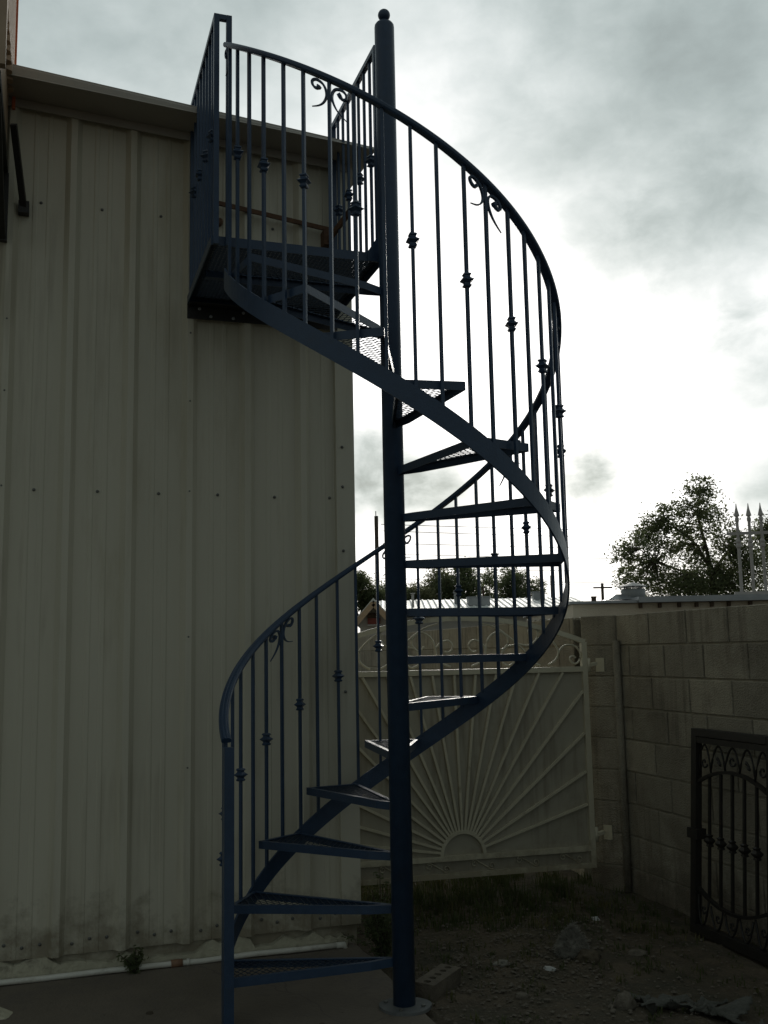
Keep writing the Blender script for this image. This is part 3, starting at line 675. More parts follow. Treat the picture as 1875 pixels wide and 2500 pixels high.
# ------------------------------------------------------------------ cream sunburst gate
GA = R_(14.4)
def GP(t, z, e=0.0):        # gate frame: t along the gate (0 at the hinge post's right), e towards the viewer
    return Vector((1.36 + t * math.cos(GA) + e * math.sin(GA), 6.86 + t * math.sin(GA) - e * math.cos(GA), z))
GFR = lambda t, e, z: GP(t, z, e)
def sunburst_gate():
    g = thing('sunburst_gate', 'cream metal gate with sunburst rays and scrolled arched top', 'gate', GP(-.9, .094))
    tl, tr = -1.79, -.030; zb, zl, ztp, zs = .094, .231, 1.384, 1.546
    def part(name, *boxes):
        mb = MB()
        for b in boxes: mb.box(*b, GFR)
        return obj(name, mb, 'gate', g)
    w = .036
    part('side_post', (tr - w, tr, -.018, .018, zb, zs)); part('side_post', (tl, tl + w, -.018, .018, zb, zs))
    part('bottom_rail', (tl + w, tr - w, -.017, .017, zb, zb + .032)); part('lower_rail', (tl + w, tr - w, -.017, .017, zl - .032, zl)); part('top_rail', (tl + w, tr - w, -.017, .017, ztp - .034, ztp))
    mb = MB(); mb.box(tl + w, tr - w, -.010, -.007, zb + .03, ztp - .02, GFR); obj('backing_sheet', mb, 'sheet', g)
    # arched top bar
    tc = (tl + tr) / 2; hw = (tr - tl) / 2 - .01
    pts = [GP(tc + hw * k / 16, zs + .165 * (1 - (k / 16) ** 2), 0) for k in range(-16, 17)]
    side = Vector((math.sin(GA), -math.cos(GA), 0)); fr = []
    for i in range(len(pts)):
        dd = (pts[min(i + 1, 32)] - pts[max(i - 1, 0)]).normalized(); fr.append((side, dd.cross(side) * -1))
    mb = MB(); mb.sweep(pts, [(-.016, -.016), (.016, -.016), (.016, .016), (-.016, .016)], fr); obj('arch_bar', mb, 'gate', g)
    # sun and rays
    sc, sz, sr = -.934, zl - .002, .142
    pts = [GP(sc + sr * math.cos(R_(a)), sz + sr * math.sin(R_(a)), .004) for a in range(0, 181, 9)]
    fr = [(side, (pts[min(i + 1, 20)] - pts[max(i - 1, 0)]).normalized().cross(side)) for i in range(21)]
    mb = MB(); mb.sweep(pts, [(-.012, -.011), (.012, -.011), (.012, .011), (-.012, .011)], fr); obj('half_sun', mb, 'gate', g)
    angs = [8, 17, 28.7, 39.8, 48.9, 57.0, 63.5, 70.2, 77, 84, 91.4, 98.8, 106, 112.8, 119.5, 126, 134, 143, 153, 162.5, 171.5]
    for a in angs:
        if a == 8: continue
        c, s = math.cos(R_(a)), math.sin(R_(a)); L = 9
        if c > 1e-6: L = min(L, (tr - w - sc) / c)
        if c < -1e-6: L = min(L, (tl + w - sc) / c)
        L = min(L, (ztp - .034 - sz) / s) - .003
        mb = MB(); mb.bar(GP(sc + (sr + .008) * c, sz + (sr + .008) * s, .004), GP(sc + L * c, sz + L * s, .004), .0155, .020, side); obj('ray', mb, 'gate', g)
    # scrollwork over the top rail: right half, mirrored to the left
    def spl(P, k=4):
        out = []
        for i in range(len(P) - 1):
            p0, p1, p2, p3 = [Vector(P[min(max(i + j, 0), len(P) - 1)]) for j in (-1, 0, 1, 2)]
            for s in range(k):
                t = s / k; out.append(.5 * ((2 * p1) + (p2 - p0) * t + (2 * p0 - 5 * p1 + 4 * p2 - p3) * t * t + (3 * p1 - p0 - 3 * p2 + p3) * t ** 3))
        return out + [Vector(P[-1])]
    curves = [
        [(1095, 682), (1180, 630), (1225, 560), (1240, 510), (1280, 445), (1350, 410), (1450, 425), (1520, 500), (1532, 580), (1490, 655), (1430, 660), (1390, 610), (1400, 572), (1440, 565), (1465, 590)],
        [(190, 118), (380, 175), (540, 285), (700, 420), (800, 530), (880, 640), (990, 690)],
        [(240, 560), (262, 400), (310, 295), (400, 236), (480, 250), (545, 320), (548, 400), (490, 468), (430, 460), (400, 415)],
        [(125, 495), (85, 507), (40, 480), (20, 430), (50, 365), (105, 345), (190, 385), (245, 460), (240, 560), (190, 640), (60, 700)],
        [(620, 418), (535, 437), (480, 500), (465, 590), (490, 660), (570, 692), (630, 650), (640, 580), (600, 535), (545, 545)],
        [(865, 300), (830, 260), (830, 215), (870, 185), (930, 205), (955, 275), (935, 340), (870, 402), (790, 420), (690, 400), (620, 418)],
        [(940, 205), (1100, 320), (1190, 410), (1228, 490), (1225, 560)],
    ]
    k = 1 / 5.53
    def conv(x, y):                    # from photo pixels into the gate plane
        u, v = 1140 + x * k, 1500 + y * k
        d = fw + rt * ((u - 937.5) / F) - up * ((v - 1250) / F)
        n = Vector((-math.sin(GA), math.cos(GA), 0)); P = d * (n.dot(Vector((1.36, 6.86, 0))) / n.dot(d))
        return (P.x - 1.36) * math.cos(GA) + (P.y - 6.86) * math.sin(GA), min(P.z + EYE, 1.725)
    for cv in curves:
        P = [conv(*p) for p in cv]
        P = [(t, max(z, ztp + .004)) for t, z in P]
        for mir in (0, 1):
            Q = [((2 * tc - t) if mir else t, z) for t, z in P]
            mb = MB(); mb.tube([GP(p.x, p.y, 0) for p in spl(Q)], .0064, 6); obj('scroll', mb, 'gate', g, True)
    # small S scrolls in the kick panel
    for i in range(6):
        t = tr - .17 - i * .30; z = (zb + .032 + zl - .032) / 2
        P = []
        for s in range(0, 15): a = R_(30 + 480 * (1 - s / 14)); r = .007 + .016 * s / 14; P.append((-.056 + r * math.cos(a), .010 + r * math.sin(a)))
        Q = [(-x, -y) for x, y in reversed(P)]
        mb = MB(); mb.tube([GP(t + p.x, z + p.y, .0) for p in spl(P + Q, 2)], .0045, 5); obj('small_scroll', mb, 'gate', g, True)
    # hinges on the pillar
    for z in (1.391, .301):
        mb = MB(); mb.tube([GP(tr + .012, z - .045, .01), GP(tr + .012, z + .045, .01)], .012, 10); h = obj('hinge', mb, 'gate', g, True)
        mb = MB(); mb.bar(GP(tr + .012, z, .012), GP(tr + .07, z + .01, .0), .03, .02, (0, 0, 1)); obj('hinge_arm', mb, 'gate', h)
        a = Vector((1.330, 6.995, 0)); dd = Vector((.205, -.155, 0)).normalized(); nn = Vector((-.155, -.205, 0)).normalized()
        mb = MB(); q = [a + dd * .105 + nn * .0045, a + dd * .165 + nn * .0045, a + dd * .165 + nn * .0095, a + dd * .105 + nn * .0095]
        mb.hexa([p + Vector((0, 0, z - .046)) for p in q] + [p + Vector((0, 0, z + .046)) for p in q]); obj('hinge_plate', mb, 'gate', h)
sunburst_gate()

# ------------------------------------------------------------------ black gate leaning on the block wall
def leaning_gate():
    d = Vector((math.cos(BA), math.sin(BA), 0)); nn = Vector((math.sin(BA), -math.cos(BA), 0))   # nn towards the yard
    base = Vector((1.665, 5.878, -.055)); H = 1.10; Wd = .70
    lean = Vector((.078, .025, H)).normalized()
    def BP(s, h, e=0.0): return base + d * s + lean * h + nn * e
    FRB = lambda s, e, h: BP(s, h, e)
    g = thing('black_iron_gate', 'black wrought-iron gate panel with scrolls leaning against the block wall', 'gate', base)
    def part(name, *bx):
        mb = MB()
        for b in bx: mb.box(*b, FRB)
        return obj(name, mb, 'black', g)
    part('side_post', (0, .048, -.02, .02, .0, H)); part('side_post', (Wd - .048, Wd, -.02, .02, .0, H))
    part('top_rail', (.048, Wd - .048, -.022, .022, H - .040, H)); part('inner_rail', (.048, Wd - .048, -.018, .018, H - .078, H - .045)); part('bottom_rail', (.048, Wd - .048, -.02, .02, 0, .05))
    c = Wd / 2; hw = c - .048
    top = lambda s: .885 - .075 * ((s - c) / hw) ** 2 ; bot = lambda s: .165 + .075 * ((s - c) / hw) ** 2
    for fn, nm in ((top, 'arch_bar'), (bot, 'arch_bar')):
        pts = [BP(.048 + (Wd - .096) * k / 16, fn(.048 + (Wd - .096) * k / 16)) for k in range(17)]
        fr = [(nn, (pts[min(i + 1, 16)] - pts[max(i - 1, 0)]).normalized().cross(nn) * -1) for i in range(17)]
        mb = MB(); mb.sweep(pts, [(-.012, -.008), (.012, -.008), (.012, .008), (-.012, .008)], fr); obj(nm, mb, 'black', g)
    for i in range(5):
        s = .048 + (Wd - .096) * (i + 1) / 6
        mb = MB(); mb.bar(BP(s, bot(s) + .008), BP(s, top(s) - .008), .014, .014, nn); b = obj('baluster', mb, 'black', g)
        z = .505; mb = MB(); prof = [(.008, -.034), (.017, -.028), (.012, -.018), (.024, -.003), (.024, .003), (.012, .018), (.017, .028), (.008, .034)]
        cpt = BP(s, z)
        mb.lathe([(r * 1.3, q) for r, q in prof], 4, cpt, BA + math.pi / 4); obj('knuckle', mb, 'black', b)
    def sc(P, r=.006):
        mb = MB(); mb.tube([BP(*p) for p in P], r, 6); obj('scroll', mb, 'black', g, True)
    for i in range(5):
        s0 = .085 + i * .125; mid = s0 + .015; zz = top(mid) + .012; z1 = H - .085; hgt = z1 - zz
        arc = [(s0 - .05 + .13 * k / 10, zz + hgt * math.sin(math.pi * k / 10) ** .8) for k in range(11)]
        sc([(min(max(a, .052), Wd - .052), b) for a, b in arc])
        sp = [(mid + (.008 + .0022 * k) * math.cos(.6 * k + (i % 2) * 2), zz + hgt * .42 + (.008 + .0022 * k) * math.sin(.6 * k)) for k in range(11)]; sc(sp)
        zz = .052; hgt = bot(mid) - .012 - zz
        arc = [(s0 - .05 + .11 * k / 10, zz + hgt * (1 - math.sin(math.pi * k / 10) ** .8)) for k in range(11)]
        sc([(min(max(a, .052), Wd - .052), min(b, bot(a) - .01)) for a, b in arc])
        sp = [(mid + (.006 + .0018 * k) * math.cos(.6 * k), zz + hgt * .55 + (.006 + .0018 * k) * math.sin(.6 * k)) for k in range(11)]; sc(sp)
    part('latch', (-.02, .075, -.03, .03, .50, .555))
leaning_gate()

# ------------------------------------------------------------------ things on the ground
def perforated_brick():
    cu = bpy.data.curves.new('brick', 'CURVE'); cu.dimensions = '2D'; cu.fill_mode = 'BOTH'; cu.extrude = .045
    def poly(P):
        s = cu.splines.new('POLY'); s.points.add(len(P) - 1)
        for q, p in zip(s.points, P): q.co = (p[0], p[1], 0, 1)
        s.use_cyclic_u = True
    poly([(-.145, -.05), (.145, -.05), (.145, .05), (-.145, .05)])
    for i in range(5):
        for j in (0,): poly([(-.112 + i * .056 + .017 * math.cos(a), .0 + .017 * math.sin(a)) for a in [2 * math.pi * k / 12 for k in range(12)]])
    tmp = bpy.data.objects.new('tmp', cu); COL.objects.link(tmp); dg = bpy.context.evaluated_depsgraph_get()
    me = bpy.data.meshes.new_from_object(tmp.evaluated_get(dg)); bpy.data.objects.remove(tmp); bpy.data.curves.remove(cu)
    me.materials.clear(); me.materials.append(M['brick'])
    me.name = 'brick'
    o = link(bpy.data.objects.new('loose_brick', me), None, (.215 * K, 5.155 * K, .014 + gz(.2, 4.88)), R_(62)); o.rotation_euler.x = R_(3)
    tag(o, 'pale perforated brick lying in the dirt behind the stair pole', 'brick')
perforated_brick()
def lump(name, c, size, seed, m, label, cat, rough=.35, sub=4, yard=True):
    import bmesh
    from mathutils import noise as mn
    bm = bmesh.new(); bmesh.ops.create_icosphere(bm, subdivisions=sub, radius=1)
    for v in bm.verts:
        p = v.co.copy(); k = 1 + rough * mn.noise(p * 1.6 + Vector((seed, 0, 0))) + rough * .6 * mn.noise(p * 4 + Vector((0, seed, 0))) + rough * .35 * mn.noise(p * 11 + Vector((0, 0, seed)))
        q = p * k; z = q.z
        if seed == 11: taper = 1 - .45 * max(0, z); q.x *= taper; q.y *= taper
        v.co = Vector((q.x * size[0], q.y * size[1], max(z, -.55) * size[2]))
    me = bpy.data.meshes.new(name); bm.to_mesh(me); bm.free(); me.materials.append(M[m])
    me.polygons.foreach_set('use_smooth', [sub > 2] * len(me.polygons))
    zmin = min(v.co.z for v in me.vertices)
    for v in me.vertices: v.co.z -= zmin
    return tag(link(bpy.data.objects.new(name, me), None, (c[0] * K, c[1] * K, gz(c[0] * K, c[1] * K) - .022) if yard else c), label, cat)
lump('fibre_clump', (.955, 5.66, -.02), (.072, .062, .092), 11, 'fibre', 'pointed grey fluffy clump standing in the middle of the dirt yard', 'debris', .3, 5)
def fuzz(o, n):
    mb = MB(); vs = [v.co.copy() for v in o.data.vertices]; ns = [v.normal.copy() for v in o.data.vertices]
    for _ in range(n):
        k = rnd.randrange(len(vs)); p = vs[k]; d = (ns[k] + Vector((rnd.gauss(0, .7), rnd.gauss(0, .7), rnd.gauss(0, .7)))).normalized(); l = rnd.uniform(.008, .028); q = d.orthogonal().normalized() * .0011
        mid = p + d * l * .5 + Vector((rnd.gauss(0, .004), rnd.gauss(0, .004), rnd.gauss(0, .004)))
        mb.add([p - q, p + q, mid + q, mid - q, p + d * l], [(0, 1, 2, 3), (3, 2, 4)])
    inst('loose_fibres', mb.mesh('loose_fibres', M['fibre']), o, (0, 0, 0), 0, True)['kind'] = 'stuff'
fuzz(bpy.data.objects['fibre_clump'], 5000)
lump('dark_clod', (1.02, 5.56, -.02), (.055, .05, .035), 5, 'soil', 'low dark clod of soil beside the grey fluffy clump', 'debris', .5, 3)
lump('pale_stone', (1.035, 4.80, -.02), (.045, .03, .045), 8, 'stone', 'pale upright stone in the dirt near the grey rag', 'stone', .3, 3)
lump('flat_stone', (1.31, 5.70, -.012), (.05, .035, .022), 14, 'stone', 'flat pale stone in the dirt before the black gate', 'stone', .25, 3)
lump('round_stone', (.60, 5.00, -.015), (.03, .026, .022), 17, 'stone', 'small round pale stone among gravel right of the pole', 'stone', .25, 3)
lump('foil_scrap', (1.22, 6.38, -.01), (.022, .03, .015), 21, 'litter', 'bright scrap of foil in the dirt by the gate hinge side', 'litter', .6, 2)
lump('plastic_scrap', (.795, 5.43, -.01), (.032, .022, .014), 23, 'litter', 'white plastic scrap on the dirt left of the grey clump', 'litter', .6, 2)
lump('paper_scrap', (.565, 5.52, -.01), (.045, .035, .016), 29, 'fibre', 'crumpled greyish paper scrap right of the perforated brick', 'litter', .7, 3)
lump('broken_block', (-1.80, 4.80, .0), (.10, .07, .045), 31, 'stem', 'chunk of broken concrete at the left edge of the slab', 'rubble', .25, 2)
for i, (t, n, s) in enumerate(((.27 * K, 4.95 * K, .013), (.47 * K, 4.90 * K, .018), (.02, 4.85 * K, .011), (.56 * K, 4.48 * K, .014), (.95 * K, 4.58 * K, .011), (1.16 * K, 4.50 * K, .013), (1.28 * K, 4.60 * K, .012))):
    p = TN(t, n, slab_z(n) - .004)
    lump('leaf_crumb' if i % 2 else 'pebble', p, (s, s * .8, s * .5), 40 + i, 'soil' if i % 2 else 'stone',
         ['pale pebble on the concrete near the white pipe', 'dark crumb of dirt on the concrete left of the newel post', 'small pebble at the left on the concrete', 'dark crumb of dirt just right of the newel foot', 'small pebble on the concrete under the lowest tread', 'dark dry leaf crumb on the concrete mid-slab', 'small pebble on the concrete near the pole base'][i], 'debris', .35, 2, False)
def rag():
    from mathutils import noise as mn
    mb = MB(); nx, ny = 84, 56; c = Vector((1.33 * K, 4.80 * K, 0))
    for j in range(ny):
        for i in range(nx):
            u, v = i / (nx - 1) - .5, j / (ny - 1) - .5
            r = .9 + .5 * mn.noise(Vector((u * 3, v * 3, 9)))
            x, y = u * .56 * r, v * .36 * r
            z = .015 + .075 * max(0, mn.noise(Vector((u * 4.2, v * 4.2, 2.5)))) + .030 * abs(mn.noise(Vector((u * 9 + v * 5, v * 11, 1.5)))) + .05 * max(0, u) * max(0, .5 - abs(v))
            mb.v.append((c.x + x, c.y + y, gz(c.x + x, c.y + y) + z - .016))
    for j in range(ny - 1):
        for i in range(nx - 1):
            u, v = (i + .5) / nx - .5, (j + .5) / ny - .5
            if mn.noise(Vector((u * 5, v * 5, 4.4))) < -.2 or (u + .03) ** 2 * 9 + (v + .05) ** 2 * 22 < .13 * (1 + .8 * mn.noise(Vector((u * 9, v * 9, 7)))) or abs(u) > .44 + .1 * mn.noise(Vector((v * 7, 1, 1))) or abs(v) > .42 + .12 * mn.noise(Vector((u * 7, 5, 1))): continue
            a = j * nx + i; mb.f.append((a, a + 1, a + nx + 1, a + nx))
    o = obj('cloth_rag', mb, 'rag', None, True); sm = o.modifiers.new('thick', 'SOLIDIFY'); sm.thickness = .004
    tag(o, 'crumpled grey cloth rag half buried in the dirt at lower right', 'cloth')
rag()
def blades(name, spots, label, m='grass', kind='stuff'):
    mb = MB()
    for x, y, n, h, spr in spots:
        for _ in range(n):
            a = rnd.uniform(0, 6.28); r = spr * math.sqrt(rnd.random()); px, py = x + r * math.cos(a), y + r * math.sin(a)
            hh = h * rnd.uniform(.35, 1.1); lean = rnd.uniform(0, .75); b = rnd.uniform(0, 6.28); w = rnd.uniform(.0016, .0042)
            dx, dy = math.cos(b), math.sin(b); q = Vector((-dy, dx, 0)) * w
            p0 = Vector((px, py, gz(px, py) - .03)); p1 = p0 + Vector((dx * lean * hh * .35, dy * lean * hh * .35, hh * .6)); p2 = p0 + Vector((dx * lean * hh, dy * lean * hh, hh * (1 - .35 * lean)))
            mb.add([p0 - q, p0 + q, p1 + q * .8, p1 - q * .8, p2], [(0, 1, 2, 3), (3, 2, 4)])
    o = obj(name, mb, m); tag(o, label, 'weeds', kind=kind); return o
def vegetation():
    spots = []
    for _ in range(1700):
        x, y = rnd.uniform(-.3, 2.2), rnd.uniform(4.2, 7.2)
        p = Vector((x, y, 0)); t = p.dot(ET)
        if t < 1.60: continue
        if (p - Vector((1.543, 6.852, 0))).dot(Vector((math.sin(BA), -math.cos(BA), 0))) < .05: continue
        dens = max(0, min(1, (y - 4.9) / 1.2)) * max(.25, min(1, (1.45 - x) / .8))
        near_gate = y > 6.2
        if rnd.random() < .20 + .8 * dens: spots.append((x, y, rnd.randint(6, 20), (.16 if near_gate and x < 1.1 else .10 if y > 5.7 else .06) * rnd.uniform(.5, 1.2), rnd.uniform(.02, .07)))
    blades('weeds', spots, 'short scrubby weeds and dry grass over the dirt yard')
    # leafy weed at the corner of the metal building, one tuft in the foot of the wall
    def leafy(name, c, n, h, spr, label):
        mb = MB(); st = MB(); c = Vector(c); ns = max(9, n // 45)
        for _ in range(ns):
            a = rnd.uniform(0, 6.28); l = rnd.uniform(.15, 1.1); hh = h * rnd.uniform(.35, 1.15) * (1.1 - .35 * l)
            p0, p1, p2 = c + Vector((rnd.gauss(0, .012), rnd.gauss(0, .012), -.03)), c + Vector((math.cos(a) * spr * l * .35, math.sin(a) * spr * l * .25, hh * .6)), c + Vector((math.cos(a) * spr * l, math.sin(a) * spr * l * .6, hh))
            st.tube([p0, p1, p2], .0018, 4)
            for q in range(n // ns):
                k = rnd.uniform(.15, 1); p = (p0.lerp(p1, k * 2) if k < .5 else p1.lerp(p2, k * 2 - 1)) + Vector((rnd.gauss(0, .011), rnd.gauss(0, .011), rnd.gauss(0, .010)))
                sz = rnd.uniform(.006, .017); d = Vector((rnd.gauss(0, 1), rnd.gauss(0, 1), rnd.gauss(0, .5))).normalized(); e = d.orthogonal().normalized()
                mb.add([p - d * sz, p + e * sz * .42, p + d * sz, p - e * sz * .42], [(0, 1, 2, 3)])
        o = thing(name, label, 'plant', c); obj('foliage', mb, 'leafd', o); obj('stem', st, 'bark', o)
    p = TN(1.60, 5.02); leafy('corner_weed', (p.x, p.y, 0), 1700, .36, .20, 'dark leafy weed growing at the corner of the metal building')
    p = TN(.43, NW - .078, .012); leafy('wall_weed', (p.x, p.y, p.z), 330, .125, .085, 'small leafy weed sprouting between the white pipe and metal wall')
    # gravel
    mb = MB(); ico = [(0, 0, 1), (.9, 0, .3), (.28, .85, .3), (-.72, .53, .3), (-.72, -.53, .3), (.28, -.85, .3), (0, 0, -.4)]
    fc = [(0, 1, 2), (0, 2, 3), (0, 3, 4), (0, 4, 5), (0, 5, 1), (6, 2, 1), (6, 3, 2), (6, 4, 3), (6, 5, 4), (6, 1, 5)]
    for _ in range(8000):
        x, y = rnd.gauss(.75, .55), rnd.uniform(4.1, 6.9); t = Vector((x, y, 0)).dot(ET)
        if t < 1.58 or x > 1.75: continue
        if rnd.random() < .55 and not (.2 < x < 1.0 and 4.8 < y < 5.6): continue
        s = abs(rnd.gauss(.003, .0045)) + .002; a = rnd.uniform(0, 6.28); ca, sa = math.cos(a) * s, math.sin(a) * s; f = rnd.uniform(.5, .9)
        mb.add([(x + p[0] * ca - p[1] * sa, y + (p[0] * sa + p[1] * ca) * rnd.uniform(.7, 1), -.006 + gz(x, y) + p[2] * s * f) for p in ico], fc)
    tag(obj('gravel', mb, 'stone'), 'loose gravel and small stones scattered over the dirt', 'gravel', kind='stuff')
vegetation()

# ------------------------------------------------------------------ beyond the walls
def pix(u, v, Y):                              # photo pixel carried to the depth Y
    d = fw + rt * ((u - 937.5) / F) - up * ((v - 1250) / F); P = d * (Y / d.y); return Vector((P.x, P.y, P.z + EYE))
def flat_building():
    b = thing('flat_roofed_building', 'low cream stucco building with flat roof behind the block wall', 'building', (3.6, 12.5, 0))
    A, B = pix(1398, 1470, 12.5), pix(2300, 1466, 12.4); A.z = 2.12 + DZ; B.z = 2.12 + DZ
    d = (B - A); L = d.length; d = Vector((d.x, d.y, 0)).normalized(); nn = Vector((-d.y, d.x, 0))
    FRX = lambda s, e, z: A + d * s + nn * e + Vector((0, 0, z - A.z))
    mb = MB(); mb.box(0, L, 0, 5, 0, 2.12 + DZ, FRX); obj('wall', mb, 'stucco', b)
    mb = MB(); mb.box(-.05, .78, -.07, 5.05, 2.125 + DZ, 2.155 + DZ, FRX); mb.box(.784, L, -.12, 5.05, 2.125 + DZ, 2.195 + DZ, FRX); obj('roof', mb, 'flash', b)
    for i in range(12):
        s = .80 + i * .225 * (1 + .05 * math.sin(i)); mb = MB(); mb.box(s, s + .034, -.07, -.002, 2.06 + DZ, 2.115 + DZ, FRX); obj('rafter_tail', mb, 'wood', b)
    # vent cowl on the roof
    c = FRX(.86, .55, 2.157 + DZ); v = thing('roof_vent', 'grey metal roof vent with a conical rain cap', 'vent', c)
    mb = MB(); mb.lathe([(.30, .03), (.12, .10)], 4, c + Vector((-.15, 0, 0)), math.pi / 4); obj('curb', mb, 'flash', v)
    mb = MB(); mb.lathe([(.150, .0), (.150, .13), (.142, .134)], 20, c + Vector((.0, -.02, .035))); obj('drum', mb, 'galv', v, True)
    mb = MB(); mb.lathe([(.185, .158), (.185, .164), (.02, .215), (.005, .218)], 20, c + Vector((.0, -.02, .035))); obj('rain_cap', mb, 'galv', v)
    for a in range(4): mb = MB(); p = c + Vector((.13 * math.cos(a * 1.57 + .4), .13 * math.sin(a * 1.57 + .4) - .02, .16)); mb.box(p.x - .008, p.x + .008, p.y - .008, p.y + .008, p.z, p.z + .05); obj('strut', mb, 'galv', v)
    c = pix(1449, 1450, 14.6); mb = MB(); mb.box(c.x - .030, c.x + .030, c.y - .03, c.y + .03, 2.156 + DZ, 2.30 + DZ); mb.box(c.x - .036, c.x + .036, c.y - .036, c.y + .036, 2.301 + DZ, 2.32 + DZ); tag(obj('chimney_stub', mb, 'wood'), 'small dark chimney stub left of the conical roof vent', 'chimney')
    # white spear-topped railing standing on the roof
    r = thing('spear_railing', 'white spear-topped railing panel at the right edge behind the block wall', 'railing', FRX(2.3, .3, 2.197 + DZ))
    P0, P1 = pix(1800, 1452, 12.62), pix(1880, 1446, 12.55); P0.z = 2.225 + DZ; P1.z = 2.225 + DZ; dv = (P1 - P0); step = pix(1845, 1450, 11.7).x - pix(1816.6, 1450, 11.85).x
    dn = Vector((dv.x, dv.y, 0)).normalized()
    mb = MB(); mb.bar(P0 - dn * .03, P0 + dn * 1.4, .04, .035); obj('bottom_rail', mb, 'white_fence', r)
    mb = MB(); mb.bar(P0 - dn * .08 + Vector((0, 0, .745)), P0 + dn * 1.4 + Vector((0, 0, .745)), .03, .035); obj('top_rail', mb, 'white_fence', r)
    pk = MB(); pk.lathe([(.021, .018), (.021, .56)], 8); pk.lathe([(.024, .56), (.034, .575), (.034, .60), (.024, .62), (.034, .63), (.034, .65), (.024, .665), (.019, .68), (.019, .89), (.026, .90), (.026, .93), (.019, .945), (.019, .955), (.036, .965), (.030, .99), (.012, 1.06), (.004, 1.12)], 8)
    me = pk.mesh('picket', M['white_fence'], False)
    for i in range(9): inst('picket', me, r, P0 + dn * (.055 + i * .143))
flat_building()
def carport():
    mb = MB(); n = 60; A, B = pix(1286, 1514, 11.6), pix(1470, 1508, 10.6); d = B - A
    back = Vector((.3, 2.0, .045)); vs = []
    for r in (0, 1):
        for k in range(n + 1):
            p = A + d * (k / n) + back * r; vs.append(p + Vector((0, 0, .011 * math.cos(k * 2 * math.pi / 4))))
    vs += [v - Vector((0, 0, .004)) for v in vs]; m2 = 2 * (n + 1)
    fs = []
    for k in range(n):
        a, b = k, k + 1; c, e = k + n + 1, k + n + 2
        fs += [(a, b, e, c), (m2 + b, m2 + a, m2 + c, m2 + e), (b, a, m2 + a, m2 + b)]
    mb.add(vs, fs); o = thing('carport', 'small corrugated metal carport roof just over the far block wall', 'carport', (A.x, A.y, 0)); obj('roof_sheet', mb, 'white_roof', o)
    mb = MB(); mb.bar(A + Vector((0, .06, -.045)), B + Vector((0, .06, -.045)), .05, .05); obj('beam', mb, 'wood', o)
    for k in (.03, .97): p = A + d * k; mb = MB(); mb.box(p.x - .03, p.x + .03, p.y + .1, p.y + .16, 0, p.z - .06); obj('post', mb, 'wood', o)
carport()
def long_house():
    Y = 27; o = thing('long_house', 'long low building with white corrugated roof seen behind the stair pole', 'building', (2, Y, 0))
    x0, x1 = pix(930, 1480, Y).x, pix(1400, 1480, Y).x + .6; ze, zr = pix(1100, 1500, Y).z, pix(1100, 1464, Y + 4).z
    mb = MB(); mb.box(x0, x1, Y + .1, Y + 8, 0, ze - .05); obj('wall', mb, 'house', o)
    mb = MB(); n = int((x1 - x0) / .16) * 4; vs = []
    for r, (y, z) in enumerate(((Y - .25, ze), (Y + 4, zr), (Y + 8.3, ze))):
        for k in range(n + 1): vs.append((x0 - .2 + (x1 - x0 + .4) * k / n, y, z + (.03 if k % 4 == 1 else 0)))
    fs = [(r * (n + 1) + k, r * (n + 1) + k + 1, (r + 1) * (n + 1) + k + 1, (r + 1) * (n + 1) + k) for r in (0, 1) for k in range(n)]
    mb.add(vs, fs); rf = obj('roof', mb, 'white_roof', o)
    sld = rf.modifiers.new('thick', 'SOLIDIFY'); sld.thickness = .03; sld.offset = -1
    def onroof(u, v, yo, w, h, d, name, m, label, cat):
        y = Y + yo; z = ze + (zr - ze) * (yo + .25) / 4.25 - .03; p = pix(u, v, y); mb = MB()
        mb.box(p.x - w / 2, p.x + w / 2, y - d / 2, y + d / 2, z, z + h); mb.box(p.x - w / 2 - .03, p.x + w / 2 + .03, y - d / 2 - .03, y + d / 2 + .03, z + h + .002, z + h + .03)
        tag(obj(name, mb, m), label, cat)
    onroof(1168, 1478, 2.2, .62, .22, .6, 'roof_hatch', 'flash', 'flat grey box on the white corrugated roof', 'roof unit')
    onroof(1116, 1470, 2.6, .16, .34, .16, 'roof_flue', 'galv', 'small square metal flue left of the flat grey roof box', 'flue')
    onroof(1008, 1470, 1.6, .07, .42, .07, 'white_stack', 'white_fence', 'thin white stack pipe on the white roof right of the pole', 'flue')
    onroof(1180, 1455, 3.2, .06, .42, .06, 'dark_stack', 'wood', 'thin dark stack pipe behind the flat grey roof box', 'flue')
    onroof(1315, 1462, 3.4, .34, .24, .3, 'dark_roof_unit', 'flash', 'small dark roof box at the right end of the white roof', 'roof unit')
long_house()
